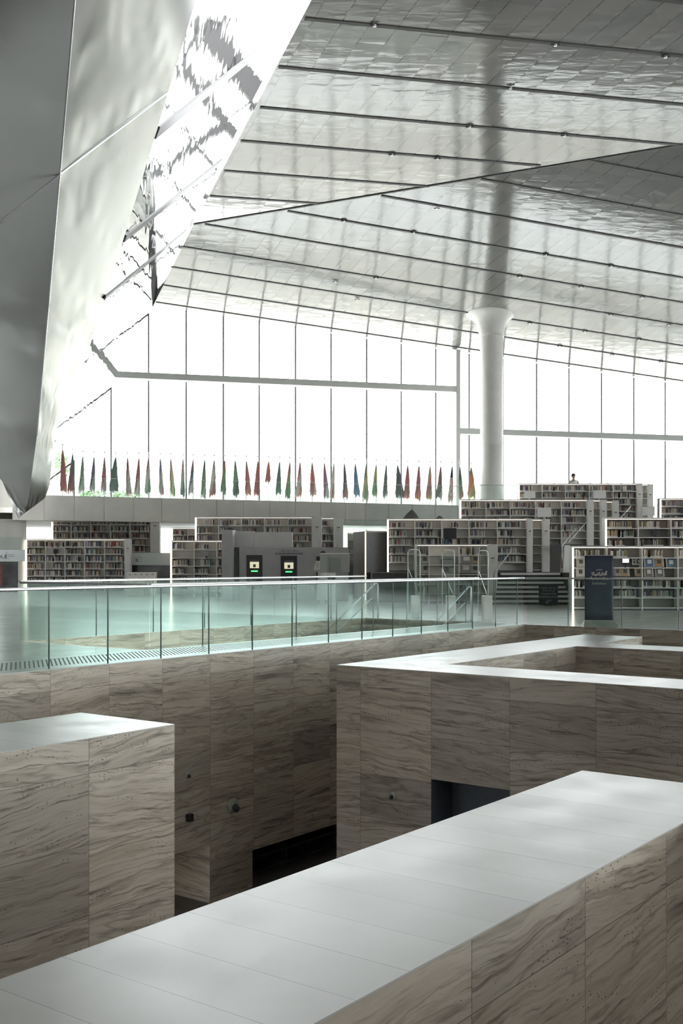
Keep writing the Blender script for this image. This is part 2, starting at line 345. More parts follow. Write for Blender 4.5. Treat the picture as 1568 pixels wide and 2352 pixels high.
# small spotlights set in the seams
def spot_in_ceiling(p, nm):
    t = thing('track_spotlight', p, nm, 'spotlight', 'tiny spotlights set in the ceiling seams')
    b = MB(); b.lathe(p+Vector((0, 0, -.10)), [(0.001, .03), (.06, .03), (.065, .06), (.065, .10)], 12); b.build('lamp_head', M['chrome'], t, smooth=True)
    b = MB(); b.obox(p+Vector((-.16, -.03, -.05)), (.32, 0, 0), (0, .06, 0), (0, 0, .04)); b.build('bracket', M['seam'], t)
sp = [(onC1, c) for c in ((790, 505), (950, 531.5), (770, 642+2), (1003, 475), (863, 636), (1253, 583), (1403, 609), (1193, 633), (1334, 656.5), (1474, 680), (1402, 721), (1535, 744), (1216, 740), (1343, 759), (1467, 778), (1285, 793), (1405, 813), (1517, 829), (820, 685))]
sp += [(onC2, c) for c in ((860, 54), (1275, 99), (1528, 126), (1172, 198), (1078, 288), (900, 352), (1004, 361), (1296, 308))]
cnt_ = {}
for fn, c in sorted(sp, key=lambda q_: q_[1][0]):
    p = fn(*c); reg = 'upper fold of the ceiling' if fn is onC2 else ('seams nearest the windows' if c[1]-.15*(c[0]-768) > 660 else 'middle seams of the ceiling')
    cnt_[reg] = cnt_.get(reg, 0)+1
    spot_in_ceiling(p+Vector((0, 0, -.04)), '%s from the left of the tiny spotlights in the %s' % (NTHS[cnt_[reg]-1], reg))

# ------------------------------------------------------------------ folded steel walls at the left
MA = Vector((-12.95, 74.6, 19.1)); MN = Vector((.886, .156, -.436)).normalized()
def onM(px, py):
    r = Vector(((px-CX)/F, 1, (HY-py)/F)); o = Vector((0, 0, EYE)); return o+r*((MA-o).dot(MN)/r.dot(MN))
E1 = [onM(x, y) for x, y in ((450, 0), (348, 340), (240, 690), (190, 845), (125, 1000), (112, 1137))]
def onF(px, py): rx = (px-CX)/F; Y = 78/(1-.2625*rx); return at(px, py, Y)
mb_ = [onM(x, y) for x, y in ((735, -60), (445, 515), (350, 705), (270, 862), (148, 1105))]
dirup = (E1[0]-E1[1]).normalized()
back = MN*-.5
mp = [E1[0]+dirup*12]+E1+mb_[::-1]
o = MB(); o.poly(mp); structure(o.build('wall_left', M['mirror'], merge=False))
bk = MB(); bk.poly([p+back for p in mp][::-1]); structure(bk.build('wall_left', M['rear'], merge=False))
def jline(p, q, w, nrm, nm=None):
    global sid
    d = (q-p); s_ = d.normalized().cross(nrm).normalized()*w
    o = MB(); o.obox(p-s_*.5-nrm*.02, d, s_, nrm*.07); structure(o.build('trim_%d' % sid, M['seam'])); sid += 1
for p, q, w in (((360, 305), (690, 40), .55), ((286, 548), (532, 351), .34), ((240, 684), (448, 513), .2)):
    jline(onM(*p), onM(*q), w, MN)
# brushed steel facet between the mirror edge, the fold line and the wall tip
E1u = E1[0]+dirup*12
V0 = [at(172, 0, 35), at(112, 700, 48), at(85, 1000, 55), at(62, 1172, 57.3)]
V0u = V0[0]+(V0[0]-V0[1]).normalized()*12
L0 = [at(0, 0, 31), at(-300, 0, 26), at(-300, 900, 40), at(0, 1093, 57), at(42, 1192, 62.5)]
def strip(P, Q, n=24):     # loft between two polylines
    def samp(L, t):
        t *= len(L)-1; i = min(int(t), len(L)-2); return L[i].lerp(L[i+1], t-i)
    m = MB()
    for i in range(n):
        for j in range(6):
            a_, b_ = i/n, (i+1)/n; c_, d_ = j/6, (j+1)/6
            m.quad(samp(P, a_).lerp(samp(Q, a_), c_), samp(P, b_).lerp(samp(Q, b_), c_), samp(P, b_).lerp(samp(Q, b_), d_), samp(P, a_).lerp(samp(Q, a_), d_), uv=[(c_, a_), (c_, b_), (d_, b_), (d_, a_)])
    return m
right_edge = [E1u]+E1[:-1]+[at(112, 1137, 58.4), at(42, 1192, 57)]
mid_edge = [V0u, V0[0], V0[0].lerp(V0[1], .5), V0[1], V0[1].lerp(V0[2], .5), V0[2], V0[3], at(42, 1192, 57)]
left_edge = [at(-340, -500, 37), at(-340, 0, 38), at(-320, 330, 41), at(-300, 690, 46), at(-250, 850, 51), at(-120, 990, 54), at(0, 1093, 56), at(42, 1192, 57)]
structure(strip(right_edge, mid_edge).build('wall_left', M['steel'], smooth=True))
structure(strip(mid_edge, left_edge).build('wall_left', M['steel'], smooth=True))
def jpoly(pts, w, mt='chrome'):
    global sid
    o = MB(); o.tube(pts, w, 6); structure(o.build('trim_%d' % sid, M[mt])); sid += 1
jpoly([V0u, V0[0], V0[1], V0[2]], .03)
def on_seg(P, Q, py):
    for i in range(2000):
        q = P.lerp(Q, i/2000)
        if HY-(q.z-EYE)/q.y*F >= py: return q
    return Q
jm = on_seg(V0[0], V0[1], 400); je = on_seg(E1[0], E1[1], 212)
jpoly([at(-60, 558, 42.6), at(0, 511, 42.2), jm, je], .035)

# ------------------------------------------------------------------ glass facade
mx = [84, 170, 255, 341, 427, 512, 594.5, 677.5, 759, 840.5, 920, 999, 1075.5, 1153, 1230, 1304.5, 1379, 1453, 1525, 1596, 1666]
fx = []
for px in mx: r = (px-CX)/F; fx.append(r*78/(1-.2625*r))
def zceil(x): return C1[0]*x+C1[1]*fac(x)+C1[2]
fdir = Vector((1, .2625, 0)).normalized(); fn_ = Vector((-.2625, 1, 0)).normalized()
ZT = onF(341, 870).z
for i in range(len(fx)-1):
    xa, xb = fx[i], fx[i+1]; pa = Vector((xa, fac(xa), 0)); pb = Vector((xb, fac(xb), 0))
    ztop = 36 if xb < -1 else min(zceil(xb), zceil(xa))-.05  # left bays raised out of view, added to show in the mirror wall
    if xb > -1: 
        g = MB(); q = [pa, pb, Vector((pb.x, pb.y, zceil(xb)-.03)), Vector((pa.x, pa.y, zceil(xa)-.03))]
        g.poly(q); g.poly([p+fn_*.03 for p in q][::-1])
    else:
        g = MB(); g.obox(pa, pb-pa, fn_*.03, UP*ztop)
    w = structure(g.build('window_%d' % (i+1), M['window_glass'], merge=False))
    u = MB(); u.obox(pb-fdir*.05-fn_*.16, fdir*.10, fn_*.14, UP*(ztop if xb > -1 else 36)); u.build('mullion', M['darkframe'], w)
def beam(pxa, pxb, yt, h, dep, nm_mat='frame', z=None):
    global sid
    xa = [(p-CX)/F*78/(1-.2625*(p-CX)/F) for p in (pxa, pxb)]
    p = Vector((xa[0], fac(xa[0]), z-h)); q = Vector((xa[1], fac(xa[1]), z-h))
    o = MB(); o.obox(p-fn_*dep, q-p, fn_*(dep-.05), UP*h); structure(o.build('trim_%d' % sid, M[nm_mat])); sid += 1
beam(60, 1040, 0, .42, 1.0, z=onF(655, 875).z)
beam(1046, 1700, 0, .42, .9, z=onF(1047, 986).z)
# unseen dark beams added above the ceiling to band the mirror wall's reflection
for z_, h_, mt_ in ((35.0, 1.5, 'seam'), (31.4, .55, 'seam'), (28.6, .1, 'seam'), (25.6, .1, 'seam'), (22.6, .1, 'seam')): beam(60, 800, 0, h_, .5, mt_, z=z_)
for x_, z0_, z1_ in ((-6.3, 20, 31), (-.6, 20, 36), (-3.6, 31.4, 35)):
    p = Vector((x_, fac(x_), z0_)); o = MB(); o.obox(p-fn_*.5, fdir*.45, fn_*.4, UP*(z1_-z0_)); structure(o.build('trim_%d' % sid, M['seam'])); sid += 1
p = Vector(onF(1036, 1295)); p.z = 0
o = MB(); o.obox(p-fn_*1.05, fdir*.32, fn_*1.0, UP*(zceil(p.x)-.1)); structure(o.build('trim_%d' % sid, M['frame'])); sid += 1
# outdoors: pale ground, low wall, posts, hedge
o = MB(); o.box(-400, 400, 60, 900, -.4, -.3); o.box(-300, 300, 98, 400, -.3, 6.9); structure(o.build('ground_outside', M['sand']))
o = MB(); pa = at(100, 1118, 110); pb = at(1090, 1124, 118); pa.z = 6.9; pb.z = 6.9; o.obox(pa, pb-pa, (0, .6, 0), UP*2.4); tag(o.build('garden_wall', M['concg']), 'long low grey green garden wall seen beyond the glass facade', 'wall')
for i, (x, yt, yb, w) in enumerate(((628.5, 1067, 1150, 3), (673, 1068, 1150, 5), (717.7, 1070, 1150, 4), (763, 1071, 1152, 5), (806, 1072, 1153, 5), (850.7, 1074, 1155, 5), (894.5, 1075, 1156, 4.5), (939, 1076.5, 1157, 4), (981, 1078, 1158, 5), (1024.5, 1079, 1160, 5), (1066.7, 1080, 1160, 4.5),
                               (1189.5, 1084, 1120, 4), (1231, 1085, 1120, 4), (1272.5, 1087, 1120, 4), (1354.5, 1089, 1120, 4), (1394.5, 1047, 1120, 4.5), (1426.5, 1049, 1120, 4), (1457, 1049, 1120, 7), (1489, 1050, 1130, 4), (1525, 1051, 1145, 5))):
    Y = 92+.26*(x-CX)/F*92; c = at(x, yt, Y); ww = w/F*Y
    o = MB(); o.box(c.x-ww/2, c.x+ww/2, Y-.1, Y+.1, -.3, c.z)
    lbl = ('%s from the left of the pale outdoor posts behind the flags' % NTHS[i]) if x < 1100 else '%s from the left of the pale outdoor posts above the topmost bookcase' % NTHS[i-11]
    tag(bevel(o.build('outdoor_post', M['post']), .02), lbl, 'post', 'outdoor posts behind the flags' if x < 1100 else 'outdoor posts above the top bookcase')
t = thing('gate_frame', at(1457, 1110, 91.5), 'slender rectangular frame joining two outdoor posts at upper right', 'frame')
o = MB(); a_ = at(1453, 1051, 91.5); b_ = at(1528, 1053, 92); o.tube([Vector((a_.x, a_.y, -.3)), a_, b_, Vector((b_.x, b_.y, -.3))], .05, 6); o.build('crossbar', M['frame'], t)
random.seed(3)
for j, (x0, x1) in enumerate(((175, 250), (250, 330))):
    o = MB()
    for i in range(260):
        p = at(random.uniform(x0+5, x1-5), random.uniform(1130, 1156), 100+random.uniform(-1, 1)); r_ = random.uniform(.1, .3)
        d1 = Vector((random.uniform(-1, 1), random.uniform(-1, 1), random.uniform(-1, 1))).normalized()*r_; d2 = Vector((random.uniform(-1, 1), random.uniform(-1, 1), random.uniform(-1, 1))).normalized()*r_
        o.quad(p, p+d1, p+d1+d2, p+d2)
    tag(o.build('hedge', M['leaf'], merge=False), ('leafy green hedge outside, at the leftmost flags', 'leafy green hedge outside, right of the leftmost one')[j], 'hedge')

# ------------------------------------------------------------------ room shell behind and around the camera
o = MB(); o.box(-45, 75, -32.4, -32, -5, ZC+.4); structure(o.build('wall_rear', M['rear']))
o = MB(); o.box(-45.4, -45, -32, 60, -5, 30); structure(o.build('wall_left', M['rear']))
o = MB(); o.box(75, 75.4, -32, 97, -5, 1); o.box(75, 75.4, -32, 97, 10, ZC+.4); structure(o.build('wall_right', M['rear']))
o = MB(); o.box(75.1, 75.14, -32, 97, 1, 10); w = structure(o.build('window_30', M['window_glass']))
for y_ in range(-28, 97, 8): o = MB(); o.box(75, 75.2, y_, y_+.1, 1, 10); o.build('mullion', M['darkframe'], w)

o = MB(); o.box(-45, -30, -32, 28, ZC, ZC+.4); o.box(-45, -19.2, 28, 62, 25, 25.4); o.box(-45, -1, 27.6, 28, ZC, 25.4); structure(o.build('ceiling', M['rear']))
o = MB(); p = Vector((-45, fac(-45), 6)); q = Vector((-24, fac(-24), 6)); o.obox(p, q-p, (0, .3, 0), UP*30); o.box(-45.4, -45, 28, 66, -5, 30); structure(o.build('wall_left', M['rear']))
o = MB(); o.obox(G(-20, .75), A*26, B*.3, UP*2.6); structure(o.build('wall_light_block', M['rear']))  # unseen wall added beside the camera to keep light off the near parapet
# ------------------------------------------------------------------ gallery floor with stair opening
fl = MB()
def frect(m, a0_, a1_, b0_, b1_, z=0):
    q = [G(a0_, b0_, z), G(a0_, b1_, z), G(a1_, b1_, z), G(a1_, b0_, z)]; m.poly(q)
RB = -12.51; RA = 24.22                                              # pit edge lines
HA0, HA1, HB0, HB1 = 13.1, 24.6, -17.6, -13.97                       # stair opening
frect(fl, -40, HA0, -70, RB); frect(fl, HA0, HA1, -70, HB0); frect(fl, HA0, HA1, HB1, RB); frect(fl, HA1, 110, -70, RB)
frect(fl, RA, 110, RB, 70); frect(fl, -30, 6.24, -.95, 30)
structure(fl.build('floor', M['floor']))
# ------------------------------------------------------------------ pit walls
def twall(m, p, q, z0, z1, u0=0, v0=.31, flip=False):
    L = (q-p).length; a_ = [(p.x, p.y, z0), (q.x, q.y, z0), (q.x, q.y, z1), (p.x, p.y, z1)]
    uv = [(u0, z0+v0), (u0+L, z0+v0), (u0+L, z1+v0), (u0, z1+v0)]
    m.quad(*a_, uv=uv)
PZ = -4.1
m = MB()     # long wall under the railing (b = RB), with two openings low down
ua = 9.83-1.08*9
def seg(aa, ab, z0, z1): twall(m, G(aa, RB), G(ab, RB), z0, z1, aa-ua, .31+.62*12)
seg(1.0, 10.0, -4.2, 0); seg(10.0, 13.06, -3.12, 0); seg(13.06, 14.12, -4.2, 0); seg(14.12, 20.6, -3.45, 0); seg(20.6, RA, -4.2, 0)
twall(m, G(13.06, RB-1.2), G(13.06, RB), -4.2, -3.12, 3.1, .31+.62*12)      # side of the pier
twall(m, G(14.12, RB-.55), G(14.12, RB), -4.2, -3.45, 6.1, .31+.62*12)
for aa, ab, z_ in ((10, 13.06, -3.12), (14.12, 20.6, -3.45)): m.quad(G(aa, RB, z_), G(ab, RB, z_), G(ab, RB-1.2, z_), G(aa, RB-1.2, z_), uv=[(0, 0), (1, 0), (1, .5), (0, .5)])
structure(m.build('wall_pit_left', M['trav'], merge=False))
m = MB(); twall(m, G(RA, RB), G(RA, 30), -4.2, 0, .3, .31+.62*12); structure(m.build('wall_pit_back', M['trav'], merge=False))
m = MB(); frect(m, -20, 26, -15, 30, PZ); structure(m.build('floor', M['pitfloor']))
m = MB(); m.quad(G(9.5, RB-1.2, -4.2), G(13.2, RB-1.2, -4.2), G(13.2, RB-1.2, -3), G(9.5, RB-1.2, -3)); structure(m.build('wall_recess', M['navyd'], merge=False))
# stair opening walls
m = MB(); twall(m, G(HA0, HB0), G(HA1, HB0), -4, 0, 0, .31+.62*12); twall(m, G(HA1, HB0), G(HA1, HB1), -4, 0, 0, .31+.62*12)
twall(m, G(HA0, HB1), G(HA1, HB1), -4, 0, 0, .31+.62*12); twall(m, G(HA0, HB0), G(HA0, HB1), -4, 0, 0, .31+.62*12); structure(m.build('wall_stairwell', M['trav'], merge=False))
st = thing('sunken_staircase', G(HA1, -15.8, 0), 'stone staircase going down into the glass railed floor opening', 'stairs')
for i in range(14):
    o = MB(); o.obox(G(HA1-.02-.3*(i+1), HB0+.03, -.17*(i+2)), A*.3, B*(HB1-HB0-.06), UP*.17); o.build('step', M['trav2'], st)

def parapet(nm, rects, faces, mt, v0=.31+.62*12):     # rects: top slabs (a0,a1,b0,b1, seam axis); faces: (a0,b0,a1,b1,z0)
    m = MB()
    for (aa, ba, ab, bb, z0, u0) in faces:
        p = G(aa, ba); q = G(ab, bb); twall(m, p, q, z0, -.006, u0, v0)
    o = structure(m.build(nm, mt, merge=False))
    for (a0_, a1_, b0_, b1_, ax) in rects:
        s_ = MB(); q = [G(a0_, b0_, -.006), G(a1_, b0_, -.006), G(a1_, b1_, -.006), G(a0_, b1_, -.006)]; t_ = [p+UP*.008 for p in q]
        uvf = (lambda p: ((p[0]) if ax == 'a' else p[1], p[1] if ax == 'a' else p[0]))
        ab_ = [(a0_, b0_), (a1_, b0_), (a1_, b1_), (a0_, b1_)]
        s_.poly(t_, [uvf(c) for c in ab_])
        for i in range(4):
            j = (i+1) % 4; s_.quad(q[i], q[j], t_[j], t_[i], [(.1, .1)]*4)
        s_.build('coping', M['slab'], o, merge=False)
    return o
# left box
parapet('wall_parapet_left', [(-14, 7.2, -8.68, -7.35, 'a')], [(-14, -7.35, 7.2, -7.35, -4.2, .22), (-14, -8.68, 7.2, -8.68, -4.2, 0), (7.2, -7.35, 7.2, -8.68, -4.2, 0)], M['trav3'], .306+.61*12)
# middle U-shaped parapet
parapet('wall_parapet_middle', [(12.88, 21.6, -9.75, -8.48, 'a'), (12.88, 13.94, -8.48, 30, 'b'), (18.41, 19.4, -8.48, 30, 'b')],
        [(12.88, -9.75, 12.88, -8.1, -4.2, .79), (12.88, -8.1, 12.88, -6.87, -1.5, 2.44), (12.88, -6.87, 12.88, 30, -4.2, 3.67),
         (12.88, -9.75, 21.6, -9.75, -4.2, 0), (21.6, -9.75, 21.6, -8.48, -4.2, 0), (19.4, -8.48, 21.6, -8.48, -4.2, .4),
         (13.94, -8.48, 18.41, -8.48, -4.2, 0), (18.41, -8.48, 18.41, 30, -4.2, .5), (13.94, -8.48, 13.94, 30, -4.2, 0), (19.4, -8.48, 19.4, 30, -4.2, 0)], M['trav2'])
# window recess in the middle parapet wall
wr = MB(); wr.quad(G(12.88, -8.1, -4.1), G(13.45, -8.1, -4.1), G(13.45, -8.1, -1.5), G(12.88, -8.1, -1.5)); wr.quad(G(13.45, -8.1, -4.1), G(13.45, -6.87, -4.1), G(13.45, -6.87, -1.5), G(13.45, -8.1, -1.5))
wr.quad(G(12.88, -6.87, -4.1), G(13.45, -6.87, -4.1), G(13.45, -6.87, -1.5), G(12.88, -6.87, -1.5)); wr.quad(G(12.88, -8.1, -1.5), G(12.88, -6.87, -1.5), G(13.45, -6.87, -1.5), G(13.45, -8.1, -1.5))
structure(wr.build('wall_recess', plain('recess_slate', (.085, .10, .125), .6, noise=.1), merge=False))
t = thing('wall_display_case', G(13.42, -7.3, -2.6), 'framed display panel inside the dark recess of the middle parapet wall', 'display case')
o = MB(); o.obox(G(13.38, -7.78, -3.0), B*1.0, A*.05, UP*.95); o.build('frame', M['concg'], t)
o = MB(); o.obox(G(13.35, -7.70, -2.92), B*.84, A*.05, UP*.79); o.build('panel', plain('case_brown', (.10, .07, .045), .6), t)
# near parapet, an L
parapet('wall_parapet_near', [(-8, 7.36, -3.34, -2.2, 'a'), (6.25, 7.36, -2.2, 30, 'b')],
        [(-8, -3.34, 7.36, -3.34, -4.2, 0), (7.36, -3.34, 7.36, 30, -4.2, 0), (-8, -2.2, 6.25, -2.2, -4.2, .08), (6.25, -2.2, 6.25, 30, -4.2, 0)], M['trav'])
# dark bookshelves in the pit opening
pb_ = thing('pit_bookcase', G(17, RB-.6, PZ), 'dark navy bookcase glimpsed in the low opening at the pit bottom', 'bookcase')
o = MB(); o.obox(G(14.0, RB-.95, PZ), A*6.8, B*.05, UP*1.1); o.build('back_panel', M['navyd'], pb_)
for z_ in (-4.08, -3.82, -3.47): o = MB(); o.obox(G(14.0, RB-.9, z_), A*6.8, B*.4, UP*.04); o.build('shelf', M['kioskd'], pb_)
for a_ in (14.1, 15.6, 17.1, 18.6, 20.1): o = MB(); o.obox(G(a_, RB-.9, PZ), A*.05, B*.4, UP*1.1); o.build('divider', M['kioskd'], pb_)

# small fittings on the pit walls
def wall_spot(p, nrm, lab, big=True):
    t = thing('wall_spotlight', p, lab, 'spotlight')
    q = nrm.to_track_quat('Z', 'Y').to_matrix().to_4x4()
    for nm, prof, mt, off in (('wall_plate', [(.001, .035), (.11, .03), (.13, 0)], 'concg', 0), ('lamp_head', [(.001, .14), (.05, .13), (.06, .03)], 'black', .0)):
        o = MB(); sc_ = 1 if big else .45; o.lathe((0, 0, 0), [(r_*sc_, z_*sc_) for r_, z_ in prof], 20); oo = o.build(nm, M[mt], smooth=True)
        oo.parent = t; oo.matrix_parent_inverse = Matrix(); oo.matrix_basis = q @ (Matrix.Rotation(.5, 4, 'X') if nm == 'lamp_head' else Matrix())
def onRail(px, py, b=RB):
    t = (px-CX)/F; Y = -b/(.6-.8*t) if True else 0; return at(px, py, Y)
def onAface(px, py, a):
    t = (px-CX)/F; Y = a/(.8+.6*t); return at(px, py, Y)
wall_spot(onRail(534, 1850)+B*.01, B, 'round wall spotlight with black head on the pit wall, left of the middle parapet')
wall_spot(onAface(902, 1827, 12.88)-A*.01, -A, 'small round black camera on the front of the middle parapet wall', False)
wall_spot(onRail(430, 1780)+B*.01, B, 'small black sensor on the pit wall above the box shaped fitting', False)
t = thing('wall_sensor', onRail(431, 1877), 'small dark box shaped fitting on the pit wall beside the left parapet', 'sensor')
o = MB(); c = onRail(431, 1877); o.obox(c-A*.05-UP*.06, A*.1, B*.09, UP*.12); bevel(o.build('housing', M['black'], t), .01)

# ------------------------------------------------------------------ floor vent along the pit edge
t = thing('floor_vent', G(16, -13.3, 0), 'long white slotted floor vent running beside the pit railing', 'vent')
o = MB(); frect(o, 4, 24.1, -13.86, -12.86, .004); o.build('slot_bed', M['slot'], t)
o = MB(); a_ = 4.0
while a_ < 24.1:
    o.obox(G(a_, -12.86, .002), A*.050, Vector((-.284, .959, 0))*1.245, UP*.008); a_ += .080
o.build('grille', M['vent'], t)
o = MB(); o.obox(G(4, -12.86, .0), A*20.2, B*.35, UP*.012); o.obox(G(4, -13.98, .0), A*20.2, B*.12, UP*.012); o.build('edge_frame', M['vent'], t)

# ------------------------------------------------------------------ glass railings
def railing(nm, p, q, first, step, lab, h=1.16, rw=.03, glassmat='rail_glass', edge=True, grp=None):
    t = thing(nm, p.lerp(q, .5), lab, 'railing', grp)
    d = (q-p); L = d.length; d.normalize(); n_ = Vector((-d.y, d.x, 0))
    o = MB(); o.obox(p-n_*rw+UP*(h-.045), d*L, n_*2*rw, UP*.045); bevel(o.build('handrail', M['chrome'], t), .012)
    s_ = [0.0]; x = first
    while x < L: s_.append(x) if x > .02 else None; x += step
    s_.append(L)
    for i in range(len(s_)-1):
        o = MB(); o.obox(p+d*(s_[i]+.006)-n_*.008-UP*.0, d*(s_[i+1]-s_[i]-.012), n_*.016, UP*(h-.045)); g = o.build('glass_pane', M[glassmat], t)
        if edge and i:
            e = MB(); e.obox(p+d*(s_[i]-.007)-n_*.009, d*.014, n_*.018, UP*(h-.045)); e.build('glass_edge', EDGE, g)
    return t
EDGE = plain('glass_edge_green', (.045, .10, .09), .3)
p = G(3.51, RB-.03, .012); railing('glass_railing', p, G(RA, RB-.03, .012), 9.83-3.51-1.08*5, 1.08, 'long glass railing with flat steel handrail along the near pit edge')
railing('glass_railing', G(RA, RB+.06, .012), G(RA, 12, .012), 1.1, 1.35, 'glass railing in front of the dark blue banner at the pit back edge')
railing('glass_railing', G(HA0, HB0, .01), G(HA1+.0, HB0, .01), 1.9, 1.6, 'glass railing on the far long side of the stair opening', h=1.17)
railing('glass_railing', G(HA0, HB1, .01), G(HA1-.1, HB1, .01), 1.3, 1.35, 'glass railing on the near long side of the stair opening', h=1.15)
railing('glass_railing', G(HA0, HB0+.03, .01), G(HA0, HB1-.03, .01), 9, 9, 'short glass railing with dark handrail closing the left end of the stair opening', h=1.15)
def stair_rail(a1_, b_, ztop, a2_, z2, lab):
    t = thing('stair_handrail', G(a1_, b_, 0), lab, 'handrail')
    pts = [G(a1_, b_, -.0), G(a1_, b_, ztop-.12), G(a1_-.03, b_, ztop-.03), G(a1_-.12, b_, ztop), G(a2_, b_, z2)]
    o = MB(); o.tube(pts, .024, 10); o.build('rail', M['chrome'], t, smooth=True)
    o = MB(); o.tube([G(a1_-.3, b_, ztop-.42), G(a2_, b_, z2-.25)], .014, 8); o.build('lower_rail', M['chrome'], t, smooth=True)
stair_rail(24.75, -17.3, .965, 21.9, -.55, 'slanting tubular handrail on the far side of the sunken staircase')
stair_rail(24.6, -14.25, .92, 22.5, -.15, 'slanting tubular handrail on the near side of the sunken staircase')

# ------------------------------------------------------------------ terraces, mezzanine and walls at the back
def sbox(nm, x0, x1, y0, y1, z0, z1, mt):
    o = MB(); o.box(x0, x1, y0, y1, z0, z1); return structure(o.build(nm, M[mt]))
sbox('floor_terrace', -34, -9.5, 62, 75.5, 0, 1.43, 'marble'); sbox('floor_terrace', -9.5, 1.2, 54.6, 68, 0, 1.43, 'marble')
sbox('floor_terrace', 1.2, 8.5, 42.3, 68, 0, 1.15, 'carpet'); sbox('floor_terrace', 8.5, 45, 36.3, 68, 0, 1.15, 'carpet')
sbox('floor_terrace', 4.6, 45, 47.6, 68, 1.15, 2.3, 'carpet'); sbox('floor_terrace', 7.9, 45, 51.1, 68, 2.3, 3.3, 'carpet')
o = MB(); o.poly([Vector((8, 68, 3.3)), Vector((74, 68, 3.3)), Vector((74, 97, 3.3)), Vector((8, 79.8, 3.3))]); o.poly([Vector((-24, 57, .0)), Vector((8, 68, 0)), Vector((8, 68, 3.3)), Vector((8, 79.8, 3.3))][1:4]); structure(o.build('floor_terrace', M['carpet'], merge=False))
def band(px0, px1, mt, nm):
    def P(px, z):
        r = (px-CX)/F; Y = 66/(1-r/2.29); return Vector((r*Y, Y, z))
    p = P(px0, 3.85); q = P(px1, 3.85); d = (q-p); L = d.length; d.normalize(); n_ = Vector((-d.y, d.x, 0))
    m = MB(); step = 1.62; x = 0
    while x < L-.05:
        w = min(step, L-x); o_ = p+d*x
        m.obox(o_+d*.012, d*(w-.024), n_*.4, UP*1.37)
        x += step
    m.obox(p+n_*.03, d*L, n_*.3, UP*1.33); m.obox(p-n_*.03, d*L, n_*.1, UP*.03)
    return structure(m.build(nm, M[mt]))
band(30, 838, 'conc', 'wall_mezzanine'); band(838, 1075, 'concg', 'wall_mezzanine')
m = MB(); P_ = lambda px, Y: at(px, 1295, Y)
q = [Vector((-20, 57.6, 4.25)), Vector((10, 70.6, 4.25)), Vector((12, 80, 4.25)), Vector((-24, 71, 4.25))]
m.poly(q); m.poly([p-UP*.35 for p in q][::-1]); structure(m.build('floor_mezzanine', M['conc']))
# columns
def column(px, py_top, rad, z0, ztop, cap, lab, Y):
    c = at(px, HY, Y); c.z = 0
    o = MB(); pr = [(rad, z0), (rad, z0+4.6), (rad*.992, z0+4.61), (rad*.992, z0+4.63), (rad, z0+4.64), (rad, z0+8.4), (rad*.992, z0+8.41), (rad*.992, z0+8.43), (rad, z0+8.44), (rad, ztop-(1.3 if cap else 0))]
    pr = [q_ for q_ in pr if q_[1] <= ztop]+([] if cap else [(rad, ztop)])
    o.lathe(c, pr, 48)
    co = o.build('column', M['colm'], smooth=True); tag(co, lab, 'column'); co['kind'] = 'structure'
    if cap:
        o = MB(); o.lathe(c, [(rad*1.0, ztop-1.3), (rad*1.10, ztop-1.3), (rad*1.12, ztop-1.05), (rad*1.2, ztop-.72), (rad*1.36, ztop-.42), (rad*1.6, ztop-.18), (rad*1.95, ztop-.02), (rad*2.3, ztop+.12), (rad*2.6, ztop+.35), (rad*2.6, ztop+.6)], 48)
        o.build('capital', M['colm'], co, smooth=True)
column(1128.5, 742, .76, 1.0, 17.97, True, 'tall round white column flaring into the metal ceiling', 72.7)
column(24, 1090, .86, 0, 7.4, False, 'stout round column under the steel wall tip at far left', 61)
sbox('wall_plinth', -22, -17.2, 57.7, 57.9, 0, 1.62, 'marble')

# ------------------------------------------------------------------ lettering
AR = {'exhib': 'FEBD FEAE FECC FEE3', 'ant': 'FE8E FEDC FEF4 FE98 FEDB FEAD FE8E FE98 FEE7 FE83',
      'ret': 'FE90 FE98 FEDC FEDF FE8D 20 FE93 FEA9 FE8E FECB FE87 20 FE95 FE8E FEC4 FEA4 FEE3',
      'fire1': 'FE80 FE8E FED4 FEC3 FEF9 FE8D 20 FE93 FEA9 FE8E FEF4 FED7 20 FEB0 FEDB FEAE FEE3', 'fire2': 'FEE9 FE8E FEA0 FE97 FEFB FE8D 20 FE8D FEAC FEEB 20 FEF2 FED3'}
AR = {k_: ''.join(chr(int(h, 16)) for h in v_.split()) for k_, v_ in AR.items()}
def text(s, size, loc, mt, parent, bold=0.0, align='CENTER', nm='lettering', rotz=0):
    cu = bpy.data.curves.new(nm, 'FONT'); cu.body = s; cu.size = size; cu.align_x = align; cu.align_y = 'CENTER'; cu.extrude = .004; cu.offset = bold; cu.resolution_u = 3
    tmp = bpy.data.objects.new('tmp', cu); COL.objects.link(tmp)
    bpy.context.view_layer.update()
    me = bpy.data.meshes.new_from_object(tmp.evaluated_get(bpy.context.evaluated_depsgraph_get())); me.name = nm
    bpy.data.objects.remove(tmp); me.materials.clear(); me.materials.append(M[mt])
    o = bpy.data.objects.new(nm, me); COL.objects.link(o)
    me.transform(Matrix.Translation(loc) @ Matrix.Rotation(rotz, 4, 'Z') @ Matrix.Rotation(math.pi/2, 4, 'X'))
    if parent: o.parent = parent; o.matrix_parent_inverse = Matrix.Translation(-parent.location)
    return o
